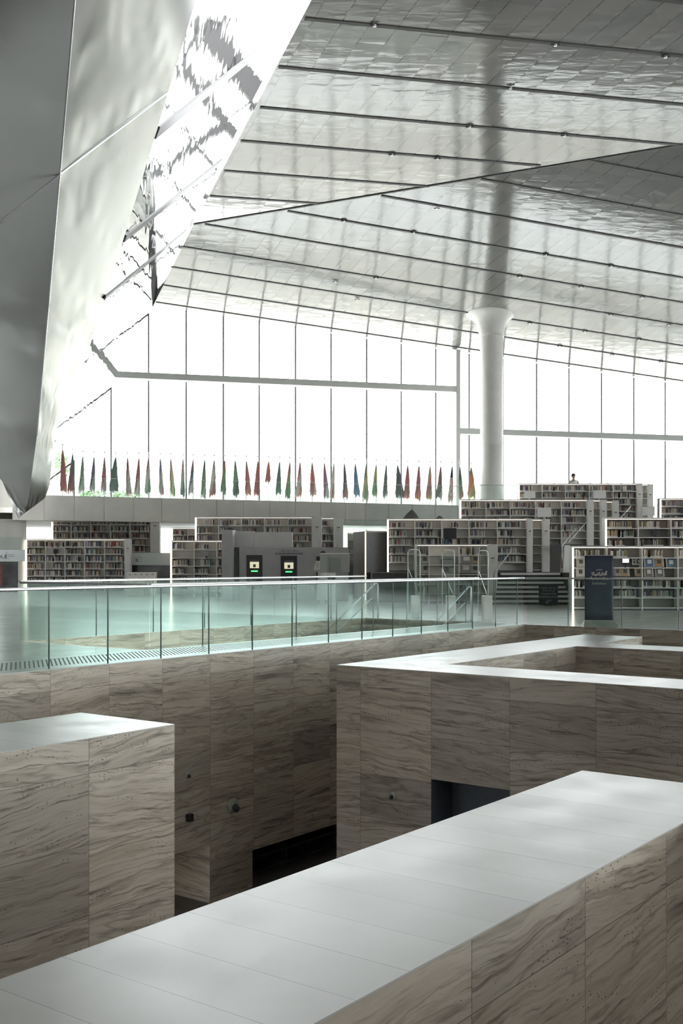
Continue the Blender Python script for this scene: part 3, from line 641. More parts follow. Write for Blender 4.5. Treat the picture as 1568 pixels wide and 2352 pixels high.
# ------------------------------------------------------------------ bookcases
BOOKS = []
ORD = ['top', 'second', 'third', 'fourth', 'fifth', 'sixth', 'seventh', 'eighth']; NTH = ['first', 'second', 'third', 'fourth', 'fifth', 'sixth', 'seventh', 'eighth', 'ninth', 'tenth']
PAL = [('cream', (.55, .50, .41)), ('white', (.62, .61, .58)), ('grey', (.30, .30, .30)), ('dark brown', (.09, .06, .045)), ('black', (.03, .03, .035)), ('navy', (.05, .07, .14)),
       ('dull red', (.28, .07, .06)), ('tan', (.40, .30, .19)), ('plum', (.16, .07, .13)), ('teal', (.10, .26, .27)), ('slate', (.17, .19, .21)), ('olive', (.17, .17, .09))]
WGT = [16, 16, 14, 10, 8, 7, 5, 6, 3, 1.5, 9, 3]
WOLD = [10, 6, 6, 18, 10, 3, 4, 12, 1, 1, 5, 12]
def bookcase(divs, ytop, Y, rowpx, zf, desc, panel=None, led=True, first=0, skip=(), fill=(.62, .96), old=False, monitors=(), ncells=None, display=()):
    """divs: pixel columns of bay dividers along the front; one thing"""
    X = [(d-CX)/F*Y for d in divs]; zt = EYE+(HY-ytop)/F*Y; pitch = rowpx/F*Y; D = .42
    x0, x1 = X[0], X[-1]; xe = x1 if panel is None else (panel-CX)/F*Y
    t = thing('bookcase', ((x0+x1)/2, Y+D/2, zf), desc, 'bookcase')
    o = MB(); o.box(x0-.06, xe, Y-.02, Y+D+.02, zt-.05, zt); o.build('top_panel', M['white'], t)
    o = MB(); o.box(x0, x1, Y+D-.02, Y+D, zf, zt-.05); o.build('back_panel', M['shelfdark' if old else 'shelf'], t)
    o = MB(); o.box(x0-.06, x0, Y, Y+D, zf, zt-.05); o.build('side_panel', M['white'], t)
    if led: o = MB(); o.box(x0-.0015*Y, x0-.005, Y-.03, Y-.002, zf+.02, zt-.05); o.build('light_strip', M['led'], t)
    o = MB(); o.box(x0+.03, x1-.03, Y+.02, Y+.05, zt-.06, zt-.051); o.build('shelf_light', M['ledw'], t)
    if panel is not None:
        o = MB(); o.box(x1+.02, xe, Y, Y+D, zf, zt-.05); bevel(o.build('end_panel', M['white'], t), .01)
        c = (x1+xe)/2; w_ = (xe-x1)*.18
        o = MB(); o.box(c-w_, c+w_, Y-.012, Y, zt-.72, zt-.5); s_ = o.build('sign_plate', M['paper'], t)
        o = MB(); o.box(c-w_, c+w_, Y-.016, Y-.012, zt-.54, zt-.5); o.build('sign_strip', M['kioskd'], s_)
    for x in X[1:-1]+([x1] if panel is not None else []): o = MB(); o.box(x-.018, x+.018, Y+.01, Y+D-.02, zf, zt-.05); o.build('divider', M['white'], t)
    if panel is None: o = MB(); o.box(x1, x1+.04, Y, Y+D, zf, zt-.05); o.build('side_panel', M['white'], t)
    nr = int((zt-zf-.12)/pitch)
    for r_ in range(1, nr+1):
        z = zt-.05-pitch*r_
        o = MB(); o.box(x0, x1, Y+.02, Y+D-.02, z-.028, z); o.build('shelf', M['white'], t)
    o = MB(); o.box(x0, xe, Y+.06, Y+D-.02, zf, zf+.08); o.build('plinth', M['kioskd'], t)
    for c_ in range(len(X)-1):
        for r_ in range(nr):
            if (r_, c_) in skip: continue
            z = zt-.05-pitch*(r_+1); cnt = {}
            u = X[c_]+.03; end = X[c_]+(X[c_+1]-X[c_])*random.uniform(*fill); y = Y+.07
            if random.random() < .12: u += random.uniform(.1, .4)
            base_h = pitch*random.uniform(.66, .76); run = None
            while u < end-.03:
                if run is None or random.random() < .75:
                    run = random.choices(PAL, WOLD if old else WGT)[0]
                w = random.uniform(.018, .042)*(1.15 if old else 1); h = min(pitch*.86, base_h*random.uniform(.86, 1.14)); dep = random.uniform(.16, .21)
                j_ = random.uniform(.85, 1.15); cnt[run[0]] = cnt.get(run[0], 0)+1
                BOOKS.append((w*h/Y**2, u, y+random.uniform(0, .02), z, w*.93, dep, h, tuple(min(1, v*j_) for v in run[1]), run[0], ORD[r_], NTH[c_], cnt[run[0]], desc))
                u += w
                if random.random() < .02: u += .08
    return t, X, zt, pitch
def disp(px, py, Y, w, h, lab, colr, grp='books shown face out'):
    c = at(px, py, Y); t = thing('display_book', c, lab, 'book', grp)
    tilt = Matrix.Translation(c) @ Matrix.Rotation(math.radians(-16), 4, 'X') @ Matrix.Rotation(math.radians(0), 4, 'Z')
    def bx(nm, x0, x1, y0, y1, z0, z1, mt):
        o = MB(); o.box(x0, x1, y0, y1, z0, z1); me = o.mesh(nm, mt); me.transform(tilt); q_ = bpy.data.objects.new(nm, me); COL.objects.link(q_); q_.parent = t; q_.matrix_parent_inverse = Matrix.Translation(-c); return q_
    bx('slanted_stand', -w*.75, w*.75, .03, .045, -h*.55, h*.62, M['shelf'])
    bx('cover', -w/2, w/2, 0, .028, -h/2, h/2, plain('cover_'+lab[:12], colr, .5)); bx('picture', -w*.3, w*.3, -.003, 0, -h*.2, h*.3, M['paper'] if sum(colr) < .9 else M['kioskd'])
bookcase([62, 103.5, 149, 194, 240, 286], 1238, 60.8, 16.6, 0, 'long low bookcase at far left, its left edge lit by a bright vertical strip', panel=300, skip=((1, 1),), fill=(.75, .97))
bookcase([122, 163, 208, 253, 298, 345], 1187, 63, 15.8, 1.43, 'upper bookcase on the terrace at far left with wide plain end panel', panel=367, fill=(.7, .95))
bookcase([395, 445.5, 497.5, 549], 1241, 50, 18.8, 0, 'low bookcase left of the book return station, left edge lit', skip=((1, 0), (1, 1)), fill=(.55, .75))
bookcase([397, 431, 466], 1212, 61, 15, 1.43, 'short distant bookcase peeking out behind the one left of the return station', fill=(.7, .95))
bookcase([451.6, 501.9, 553.7, 607, 662, 716], 1187, 55.3, 17.9, 1.43, 'upper bookcase above the book return station with pale end panel', panel=739, fill=(.6, .93))
bookcase([722, 766], 1189, 58.5, 17.2, 1.43, 'narrow bookcase just behind the end of the one above the return station', panel=788, led=False)
bookcase([892.6, 952.6, 1014, 1077, 1142, 1210], 1191, 45, 19.6, 1.15, 'long terrace bookcase right of the dark booth, left edge brightly lit', panel=1223, skip=((1, 2),), fill=(.6, .93))
bookcase([1200, 1245], 1192, 47, 19, 1.15, 'first narrow bookcase behind the long terrace bookcase', panel=1262, led=False, fill=(.3, .5))
bookcase([1240, 1283], 1194, 49, 18.4, 1.15, 'second narrow bookcase behind the long terrace bookcase', panel=1299, led=False, fill=(.3, .5))
bookcase([957, 985, 1054, 1120], 1250, 41, 22, 0, 'low bookcase behind the clear security gates with a wall screen in it', panel=1142, led=False, skip=((0, 1), (1, 1), (1, 0), (1, 2), (2, 0), (2, 2), (2, 1), (3, 1), (4, 1), (5, 1)), fill=(.7, .97))
bookcase([1059, 1115.8, 1171.3, 1229.5, 1289, 1348], 1147, 48.4, 17.3, 2.3, 'middle terrace bookcase right of the white column, lower than the topmost one', panel=1363, fill=(.6, .95))
bookcase([1330, 1378], 1148, 50, 17, 2.3, 'narrow bookcase behind the right end of the middle terrace bookcase', panel=1393, led=False, fill=(.1, .3))
bookcase([1365, 1406], 1151, 51, 16.8, 2.3, 'second narrow bookcase behind the right end of the middle terrace bookcase', panel=1421, led=False, fill=(.1, .3))
bookcase([1193, 1245, 1298.5, 1353, 1408, 1462], 1110, 52, 15.6, 3.3, 'topmost terrace bookcase against the bright facade', panel=1475, fill=(.6, .9))
bookcase([1440, 1487], 1112, 54, 15, 3.3, 'narrow bookcase behind the right end of the topmost one', panel=1500, led=False, fill=(.1, .2))
bookcase([1518, 1572, 1628], 1144, 50, 16.8, 2.3, 'terrace bookcase cut by the right frame edge, second highest there', fill=(.7, .95))
bookcase([1393, 1465.5, 1541, 1617], 1189, 37.7, 20.8, 1.15, 'terrace bookcase of old leather volumes at right, left edge lit', old=True, skip=((1, 1),), fill=(.6, .9))
bookcase([1317.5, 1394, 1475, 1557, 1640], 1254, 35, 23, 0, 'large floor bookcase behind the dark blue banner, left edge lit', old=True, skip=((1, 0), (1, 1), (1, 2), (2, 0), (2, 1), (2, 2), (2, 3), (1, 3), (5, 0), (5, 1), (5, 2), (5, 3)), fill=(.55, .95))
Yd = 35.12
for x, y, w, h, c, l in ((1334, 1291, .2, .27, (.55, .52, .45), 'cream covered book shown face out in the first bay behind the banner, upper row'),
                         (1333, 1314, .2, .27, (.6, .57, .5), 'cream covered book shown face out in the first bay behind the banner, lower row'),
                         (1418, 1313, .16, .25, (.45, .38, .3), 'book with tan cover face out just right of the banner'), (1435, 1313, .2, .27, (.5, .33, .2), 'book with orange brown picture cover face out, second right of the banner'),
                         (1466, 1314, .16, .25, (.5, .38, .22), 'small tan book face out, third right of the banner'), (1491, 1291, .22, .27, (.08, .15, .3), 'blue covered book face out in the third bay, upper row'),
                         (1513, 1291, .22, .27, (.5, .28, .12), 'orange covered book face out in the third bay, upper row'), (1541, 1292, .22, .27, (.12, .22, .32), 'pale blue landscape cover face out in the third bay, upper row'),
                         (1490, 1314, .2, .27, (.2, .17, .14), 'brown covered book face out in the third bay, lower row'), (1515, 1314, .2, .27, (.16, .15, .15), 'dark covered book face out in the third bay, lower row')):
    disp(x, y, Yd, w, h, l, c, 'face out books behind the banner')
Yd = 41.12
for x, y, w, h, c, l in ((975, 1285, .22, .3, (.5, .5, .45), 'white covered book face out left of the wall screen, upper row'), (976, 1306, .22, .3, (.5, .48, .43), 'pale covered book face out left of the wall screen, lower row'),
                         (1071, 1284, .4, .32, (.28, .28, .27), 'grey slanted display board right of the wall screen, upper row'), (1092, 1284, .28, .3, (.5, .36, .18), 'orange tan book face out right of the wall screen, upper row'),
                         (1070, 1305, .4, .32, (.27, .27, .26), 'grey slanted display board right of the wall screen, lower row'), (1091, 1306, .28, .3, (.42, .43, .43), 'grey picture book face out right of the wall screen, lower row')):
    disp(x, y, Yd, w, h, l, c, 'face out books behind the security gates')
# the books themselves: the 300 that show largest each on its own, the remainder as one mass
def book_into(m, u, y, z, w, d, h, c):
    m.box(u, u+w, y, y+d, z, z+h, c)
    m.quad((u+.002, y-.001, z+.01), (u+w-.002, y-.001, z+.01), (u+w-.002, y-.001, z+.05), (u+.002, y-.001, z+.05), col=(.66, .66, .63))
BOOKS.sort(key=lambda b: -b[0])
NICK = [('dark blue banner', 'the banner bookcase'), ('old leather', 'the leather volume bookcase'), ('security gates', 'the bookcase behind the gates'), ('right of the dark booth', 'the bookcase right of the booth'), ('left of the book return', 'the low bookcase left of the return station'), ('middle terrace', 'the middle terrace bookcase'), ('', 'another terrace bookcase')]
for b in BOOKS[:300]:
    m = MB(); book_into(m, b[1], b[2], b[3], b[4], b[5], b[6], b[7]); o = m.build('book', M['book'], merge=False)
    n_ = b[11]; nth = NTH[n_-1] if n_ <= 10 else '%dth' % n_
    nk_ = next(v_ for k_, v_ in NICK if k_ in b[12])
    tag(o, '%s %s book, %s shelf, %s bay of %s' % (NTHS[n_-1], b[8], b[9], b[10], nk_), 'book', 'books in '+nk_)
m = MB()
for b in BOOKS[300:]: book_into(m, b[1], b[2], b[3], b[4], b[5], b[6], b[7])
o = m.build('books', M['book'], merge=False); tag(o, 'rows of upright books filling the more distant bookcases', 'books', kind='stuff')

# ------------------------------------------------------------------ screens and computers
def monitor(px, py, Y, w, h, lab, body='white', zdesk=None, face=None):
    c = at(px, py, Y); t = thing('computer_monitor', (c.x, Y, c.z-h/2-.14), lab, 'monitor')
    o = MB(); o.box(c.x-w/2, c.x+w/2, Y-.02, Y+.025, c.z-h/2, c.z+h/2); bevel(o.build('display', M[body], t), .01)
    if face: o = MB(); o.box(c.x-w/2+.02, c.x+w/2-.02, Y-.024, Y-.02, c.z-h/2+.02, c.z+h/2-.02); o.build('screen', M[face], t)
    o = MB(); o.box(c.x-.035, c.x+.035, Y-.01 if not face else Y+.03, Y+.05, c.z-h/2-.14, c.z-h/2+.12 if not face else c.z); o.build('stand', M['chrome' if body == 'white' else 'black'], t)
    o = MB(); o.box(c.x-.11, c.x+.11, Y-.07, Y+.09, c.z-h/2-.15, c.z-h/2-.14); o.build('foot', M['chrome' if body == 'white' else 'black'], t)
monitor(1216, 1136, 50, .52, .34, 'back of a white computer monitor on the terrace under the topmost bookcase')
monitor(1249.5, 1177, 46.3, .58, .4, 'back of a white computer monitor in front of the middle terrace bookcase')
monitor(1376, 1136, 50.6, .58, .38, 'back of a large white computer monitor right of the seated dark haired reader')
monitor(1488, 1174, 48.5, .58, .40, 'back of a white computer monitor left of the right edge terrace bookcase')
monitor(1001, 1218, 45.2, .3, .22, 'small grey catalogue screen inside the long terrace bookcase', 'kiosk', face='kioskl')
monitor(1033, 1225, 43.2, .52, .4, 'black computer monitor standing before the long terrace bookcase', 'black')
monitor(128, 1266, 60.95, .26, .22, 'small dark catalogue screen in the far left bookcase', 'black')
monitor(474, 1272, 50.1, .22, .2, 'small grey catalogue screen left of the return station', 'kiosk')
monitor(1504.5, 1223, 37.85, .26, .2, 'small black catalogue screen among the old leather volumes', 'black')
monitor(1436, 1288, 35.15, .25, .17, 'small lit white screen right of the blue banner', 'black', face='screenw')
monitor(1027, 1294, 41.2, .48, .32, 'black framed wall screen behind the middle security gate', 'black', face='kiosk')
o = MB(); c = at(1460.5, 1289, 35.2); o.box(c.x-.13, c.x+.13, 35.2, 35.23, c.z-.12, c.z+.12); t = tag(o.build('picture_print', M['paper']), 'small white print with dark figures right of the lit white screen', 'picture')
o = MB()
for i, (dx, dz, w, h) in enumerate(((-.08, .06, .05, .04), (0, .07, .04, .03), (.07, .06, .05, .05), (-.06, -.03, .06, .07), (.03, -.02, .04, .10), (.08, -.06, .04, .05))): o.box(c.x+dx-w/2, c.x+dx+w/2, 35.19, 35.2, c.z+dz-h/2, c.z+dz+h/2)
o.build('figures', M['kioskd'], t)

# ------------------------------------------------------------------ book return station
Y = 45.0
def X_(px, Y): return (px-CX)/F*Y
def Z_(py, Y): return EYE+(HY-py)/F*Y
t = thing('book_return_station', (X_(660, Y), Y+.5, 0), 'grey book return station with two lit machine fronts', 'kiosk')
o = MB(); o.box(X_(549, Y), X_(800, Y), Y, Y+.9, 0, Z_(1257, Y)); bevel(o.build('front_panel', M['kiosk'], t), .015)
o = MB(); o.box(X_(512, Y), X_(537, Y), Y-.5, Y+1.6, 0, Z_(1218, Y)); bevel(o.build('side_wall', M['kiosk'], t), .01)
o = MB(); o.box(X_(538, Y), X_(550, Y), Y+.1, Y+.2, 0, Z_(1257, Y)); o.build('recess_strip', M['kioskd'], t)
Yb = Y+.9
for xa, xb in ((537, 583), (583.6, 671)):
    o = MB(); o.box(X_(xa, Yb), X_(xb, Yb), Yb, Yb+.5, 1.9, Z_(1220 if xa < 540 else 1222, Yb)); o.build('rear_panel', M['kioskl'], t)
text(AR['ret'], .105, (X_(663, Y), Y-.006, Z_(1265, Y)), 'letterd', t)
text('BOOK RETURN STATIONS', .096, (X_(663, Y), Y-.006, Z_(1272, Y)), 'letterd', t, .003)
for xa, xb, yt in ((566, 602.5, 1275), (644.5, 682, 1276.5), (726, 762, 1278)):
    u = MB(); u.box(X_(xa, Y), X_(xb, Y), Y-.02, Y, .45, Z_(yt, Y)); mo = u.build('machine_front', M['black'], t)
    cx = (xa+xb)/2
    u = MB(); u.box(X_(cx-10.5, Y), X_(cx+10.5, Y), Y-.03, Y-.02, Z_(yt+30, Y), Z_(yt+15.5, Y)); u.build('screen', M['screen'], mo)
    u = MB(); u.box(X_(cx-10.5, Y), X_(cx+10.5, Y), Y-.03, Y-.02, Z_(yt+15, Y), Z_(yt+10.5, Y)); u.build('header', M['kioskd'], mo)
    u = MB(); u.box(X_(cx-3, Y), X_(cx+3, Y), Y-.034, Y-.03, Z_(yt+28, Y), Z_(yt+21, Y)); u.build('pictogram', M['kioskd'], mo)
    u = MB(); u.box(X_(cx-7.5, Y), X_(cx+7.5, Y), Y-.04, Y-.02, Z_(yt+38, Y), Z_(yt+35.6, Y)); u.build('indicator_light', M['green'], mo)
# dark booth
t = thing('exhibition_booth', at(890, 1295, 46)-UP*1.5, 'tall charcoal booth with brown side and bright corner edge', 'booth')
pc = Vector((X_(839, 45), 45, 0)); pr = Vector((X_(957, 46.2), 46.2, 0)); pl = Vector((X_(811, 46.6), 46.6, 0)); H_ = Z_(1221, 45)
def prism(a_, b_, off, h, nm, mt, z0=0):
    d = b_-a_; o = MB(); o.obox(a_+UP*z0, d, off, UP*h); return o.build(nm, mt if not isinstance(mt, str) else M[mt], t)
prism(pc, pr, Vector((.0, 1.5, 0)), H_, 'dark_panel', 'kioskd'); prism(pl, pc, Vector((.6, .5, 0)), H_+.02, 'side_panel', plain('booth_brown', (.20, .185, .17), .4))
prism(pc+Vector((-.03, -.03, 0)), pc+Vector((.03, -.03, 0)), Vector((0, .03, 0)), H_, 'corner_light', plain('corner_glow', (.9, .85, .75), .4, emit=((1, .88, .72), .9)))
prism(pc+Vector((0, -.015, 0)), pr+Vector((0, -.015, 0)), Vector((0, .02, 0)), .06, 'top_trim', 'kioskl', z0=H_-.02)
o = MB(); o.obox(pr+Vector((-.03, -.03, 0)), (.06, 0, 0), (0, .05, 0), UP*H_); o.build('edge_trim', M['chrome'], t)
# self service kiosk with a big display seen from behind
Y = 39.0
t = thing('self_service_kiosk', (X_(767, Y), Y, 0), 'white self service kiosk seen from behind in front of the return station', 'kiosk')
o = MB(); o.box(X_(734.5, Y), X_(802.5, Y), Y, Y+.09, Z_(1315, Y), Z_(1272, Y)); bevel(o.build('display_housing', plain('kiosk_back', (.30, .31, .29), .4), t), .015)
o = MB(); o.box(X_(734, Y), X_(803, Y), Y-.02, Y+.2, Z_(1272.5, Y), Z_(1270.5, Y)); o.build('top_edge', M['paper'], t)
o = MB(); o.box(X_(757, Y), X_(782, Y), Y-.05, Y, Z_(1315, Y), Z_(1281, Y)); hb = o.build('hatch', plain('kiosk_hatch', (.20, .22, .20), .45), t)
o = MB(); o.lathe((0, 0, 0), [(.001, .01), (.015, .01), (.015, 0)], 10); lk = o.build('lock', M['black']); lk.data.transform(Matrix.Translation((X_(769, Y), Y-.05, Z_(1295, Y))) @ Matrix.Rotation(math.pi/2, 4, 'X')); lk.parent = hb; lk.matrix_parent_inverse = Matrix.Translation(-t.location)
o = MB(); o.box(X_(752, Y), X_(770, Y), Y+.1, Y+.35, .0, Z_(1312, Y)); bevel(o.build('pedestal', M['white'], t), .01)
o = MB(); o.box(X_(735, Y), X_(800, Y), Y+.1, Y+.6, Z_(1330, Y), Z_(1326, Y)); o.build('worktop', M['white'], t)

# ------------------------------------------------------------------ security gates
for i, (xa, xb, ba, bb, yt, yb, w) in enumerate(((937, 965, 944, 962, 1262, 1418, 'left'), (1016.5, 1044, 1024.5, 1044.5, 1263, 1420, 'middle'), (1099, 1122, 1108, 1127.5, 1264, 1423, 'right'))):
    Y = EYE*F/(yb-HY); t = thing('security_gate', (X_((xa+xb)/2, Y), Y, 0), '%s one of the three clear acrylic security gates on white bases' % w, 'security gate', 'clear security gates')
    x0, x1 = X_(xa, Y), X_(xb, Y); zt = Z_(yt, Y); zb = .55
    o = MB(); o.box(x0, x1, Y+.1, Y+.125, .1, zt); bevel(o.build('acrylic_panel', M['clear'], t), .01)
    o = MB(); o.tube([(x0, Y+.11, .1), (x0, Y+.11, zt-.08), (x0+.03, Y+.11, zt-.02), (x0+.09, Y+.11, zt), (x1-.09, Y+.11, zt), (x1-.03, Y+.11, zt-.02), (x1, Y+.11, zt-.08), (x1, Y+.11, .1)], .013, 8); o.build('edge_rim', plain('acrylic_rim', (.75, .78, .77), .15), t, smooth=True)
    o = MB(); o.tube([(x0+.01, Y+.08, zt-.55), (x1-.02, Y+.08, .62)], .008, 6); o.build('antenna_wire', M['ledw'] if False else M['chrome'], t)
    o = MB(); o.box(X_(ba, Y), X_(bb, Y), Y-.25, Y+.25, 0, Z_(1368, Y)); bevel(o.build('pedestal', M['white'], t), .015)
t = thing('rope_stanchion', (X_(972.5, 37), 37, 0), 'slim chrome stanchion with round base between the left and middle gates', 'stanchion')
o = MB(); o.lathe((X_(972.5, 37), 37, 0), [(.001, .03), (.17, .02), (.18, 0)], 24); o.build('round_base', M['chrome'], t, smooth=True)
o = MB(); o.tube([(X_(972.5, 37), 37, .02), (X_(972.5, 37), 37, .95)], .022, 10); o.build('post', M['chrome'], t, smooth=True)

# ------------------------------------------------------------------ Antarctica banner
Y = 25.9
t = thing('roll_up_banner', (X_(1376, Y), Y, 0), 'dark blue roll up banner reading Antarctica Exhibition', 'banner')
x0, x1 = X_(1342.5, Y), X_(1407.5, Y)
o = MB(); nseg = 16
for i in range(nseg):
    for j in range(10):
        def pt(i, j): xx = x0+(x1-x0)*i/nseg; zz = .16+(Z_(1276, Y)-.16)*j/10; return Vector((xx, Y+.006*math.sin(i*.7+j*.5)*(1-j/10), zz))
        o.quad(pt(i, j), pt(i+1, j), pt(i+1, j+1), pt(i, j+1))
b_ = o.build('printed_sheet', M['navy'], t, smooth=True); md = b_.modifiers.new('s', 'SOLIDIFY'); md.thickness = .006
o = MB(); o.tube([(x0-.01, Y, Z_(1276, Y)), (x1+.01, Y, Z_(1276, Y))], .012, 8); o.build('top_bar', M['chrome'], t)
o = MB(); zb = .15; xl, xr = x0-.05, x1+.05
for s_ in (0,):
    a_, b2, c_, d_ = Vector((x0-.01, Y-.02, zb)), Vector((x1+.01, Y-.02, zb)), Vector((xr+.04, Y-.22, 0)), Vector((xl-.02, Y-.22, 0))
    e_, f_, g_, h_ = Vector((x0-.01, Y+.03, zb)), Vector((x1+.01, Y+.03, zb)), Vector((xr+.04, Y+.22, 0)), Vector((xl-.02, Y+.22, 0))
    o.quad(d_, c_, b2, a_); o.quad(a_, b2, f_, e_); o.quad(e_, f_, g_, h_); o.poly([c_, g_, f_, b2]); o.poly([h_, d_, a_, e_])
o.build('base', M['base'], t)
xc = X_(1375, Y)
text(AR['exhib'], .062, (xc-.0, Y-.02, Z_(1308, Y)), 'letter', t); text(AR['ant'], .105, (xc, Y-.02, Z_(1318, Y)), 'letter', t, .003)
text('Antarctica', .108, (xc, Y-.03, Z_(1328.5, Y)), 'letter', t, .003); text('Exhibition', .085, (xc, Y-.02, Z_(1340, Y)), 'kioskl', t)

# ------------------------------------------------------------------ terrace steps with sign
Y0 = 40.0
st = thing('terrace_steps', (X_(1225, Y0), Y0+1, 0), 'wide flight of white steps with dark risers behind the fire command sign', 'stairs')
for i in range(7):
    o = MB(); y_ = Y0+.33*i; xa = X_(1128+i*7.0, 40)
    o.box(xa, X_(1311, 40), y_, Y0+2.35, .164*i, .164*(i+1)-.08); s_ = o.build('riser', M['riser'], st)
    o = MB(); o.box(xa-.02, X_(1311, 40), y_-.03, Y0+2.35, .164*(i+1)-.08, .164*(i+1)); o.build('tread', M['tread'], st)
Y = 38.9
t = thing('floor_sign', (X_(1259, Y), Y, 0), 'square black sign pointing to the fire command centre in front of the steps', 'sign')
o = MB(); o.box(X_(1237, Y), X_(1281, Y), Y, Y+.03, Z_(1390, Y), Z_(1343, Y)); bevel(o.build('board', M['black'], t), .01)
o = MB(); o.box(X_(1250, Y), X_(1268, Y), Y+.03, Y+.2, 0, .2); o.build('foot', M['black'], t)
xc = X_(1259, Y)
text(AR['fire1'], .085, (xc, Y-.006, Z_(1350, Y)), 'kioskl', t, nm='lettering'); text(AR['fire2'], .085, (xc, Y-.006, Z_(1356, Y)), 'kioskl', t)
text('ACCESS TO FIRE', .075, (xc, Y-.006, Z_(1364, Y)), 'kioskl', t); text('COMMAND CENTRE', .075, (xc, Y-.006, Z_(1371, Y)), 'kioskl', t)
o = MB(); o.tube([(xc+.10, Y-.01, Z_(1379, Y)), (xc+.02, Y-.01, Z_(1380, Y)), (xc-.06, Y-.01, Z_(1384, Y))], .008, 6); o.tube([(xc-.06, Y-.01, Z_(1380, Y)), (xc-.065, Y-.01, Z_(1384.5, Y)), (xc, Y-.01, Z_(1386, Y))], .008, 6); o.build('arrow', M['kioskl'], t)
def hrail(pts, lab, r=.022):
    t = thing('stair_handrail', Vector(pts[0]), lab, 'handrail'); o = MB(); o.tube(pts, r, 8); o.build('rail', M['chrome'], t, smooth=True)
hrail([at(1134, 1380, 39.6), at(1134, 1318, 39.6), at(1137, 1312, 39.7), at(1175, 1264, 42.3)], 'slanting handrail at the left side of the white steps')
hrail([at(1290, 1305, 44.3), at(1290, 1254, 44.3), at(1322, 1213, 47)], 'slanting handrail on the second flight left of the banner')
hrail([at(1305, 1246, 46), at(1348, 1196, 48)], 'upper slanting handrail before the middle terrace bookcase')
hrail([at(1424, 1190, 47.4), at(1448, 1163, 49)], 'short handrail left of the right hand white monitor')
st = thing('terrace_steps', (X_(1305, 44.5), 45, 1.15), 'narrow upper flight of pale steps between the narrow bookcases and the banner', 'stairs')
for i in range(7):
    o = MB(); o.box(X_(1293+i*4, 44.4), X_(1330, 44.4), 44.4+.3*i, 44.4+.3*i+.6, 1.15+.164*i, 1.15+.164*(i+1)); o.build('step', M['tread'], st)
# ------------------------------------------------------------------ frosted wayfinding glass at the left
Y = 57.5
t = thing('wayfinding_panel', (X_(20, Y), Y, 1.62), 'frosted glass panel with letters A.B and an arrow at far left', 'sign')
o = MB(); o.box(X_(-60, Y), X_(57, Y), Y, Y+.05, Z_(1289, Y), Z_(1263, Y)); o.build('panel', M['frost'], t)
text('A.B', .27, (X_(7.5, Y), Y-.006, Z_(1279, Y)), 'letterd', t)
o = MB(); o.box(X_(14.5, Y), X_(15, Y), Y-.01, Y, Z_(1284, Y), Z_(1267, Y)); [o.box(X_(17, Y), X_(x_, Y), Y-.01, Y, Z_(y_, Y)-.008, Z_(y_, Y)+.008) for x_, y_ in ((32, 1274), (34, 1277.5), (22, 1283))]; o.build('lines', M['letterd'], t)
o = MB(); o.box(X_(-60, Y), X_(57, Y), Y, Y+.03, Z_(1263, Y), Z_(1234, Y)); o.build('upper_glass', M['rail_glass'], t)
Y = 61.6
t = thing('wayfinding_panel', (X_(346, Y), Y, 1.4), 'frosted glass panel with letter B and an arrow beside the white bins', 'sign')
o = MB(); o.box(X_(302, Y), X_(392, Y), Y, Y+.05, Z_(1298, Y), Z_(1270, Y)); o.build('panel', M['frost'], t)
text('B', .27, (X_(314, Y), Y-.006, Z_(1287, Y)), 'letterd', t)
o = MB(); o.box(X_(318, Y), X_(318.5, Y), Y-.01, Y, Z_(1292, Y), Z_(1273, Y)); [o.box(X_(321, Y), X_(x_, Y), Y-.01, Y, Z_(y_, Y)-.008, Z_(y_, Y)+.008) for x_, y_ in ((326, 1280), (327, 1284), (327, 1290))]; o.build('lines', M['letterd'], t)
# row of white bins
for i in range(5):
    Y = 50.5; x0 = 291.5+13.2*i
    t = thing('white_bin', (X_(x0+6.5, Y), Y+.2, 0), '%s from the left in the row of five tall white recycling bins' % NTH[i], 'bin', 'white bins by the marble wall')
    o = MB(); o.box(X_(x0, Y), X_(x0+12.9, Y), Y, Y+.4, 0, Z_(1314.5, Y)); bevel(o.build('body', M['paper'], t), .01)
    o = MB(); o.box(X_(x0+4, Y), X_(x0+9, Y), Y-.006, Y, Z_(1321, Y), Z_(1318, Y)); o.build('label', M['kiosk'], t)
o = MB(); Y = 57; o.box(X_(-14, Y), X_(5, Y), Y, Y+.1, Z_(1345, Y), Z_(1297, Y)); tag(o.build('red_wall_panel', plain('red_panel', (.16, .06, .05), .5, noise=.2)), 'dull red panel on the marble wall at the left frame edge', 'panel')
# glass balustrades on terraces
def grail(pa, pb, h, lab):
    d = (pb-pa); L = d.length; d.normalize(); n_ = Vector((-d.y, d.x, 0)); t = thing('glass_balustrade', pa.lerp(pb, .5), lab, 'railing')
    k = max(1, int(L/2)); 
    for i in range(k): o = MB(); o.obox(pa+d*(L/k*i+.01), d*(L/k-.02), n_*.016, UP*h); o.build('glass_pane', M['rail_glass'], t)
    o = MB(); o.obox(pa-n_*.02+UP*h, d*L, n_*.05, UP*.03); o.build('top_rail', M['frame'], t)
grail(at(788, 1242, 57), at(892, 1243, 57), 1.08, 'glass balustrade between the return station end bookcase and the dark booth')
grail(at(150, 1146, 64)-UP*.1, at(1060, 1161, 71.5)-UP*.1, 1.35, 'long glass balustrade in front of the flags on the mezzanine')
grail(at(1085, 1150, 53.5), at(1192, 1150, 54), .75, 'low glass balustrade beside the base of the white column')
bookcase([800, 830, 862, 893], 1224, 66, 15, 1.43, 'dim distant bookcase between the return station and the dark booth', led=False)
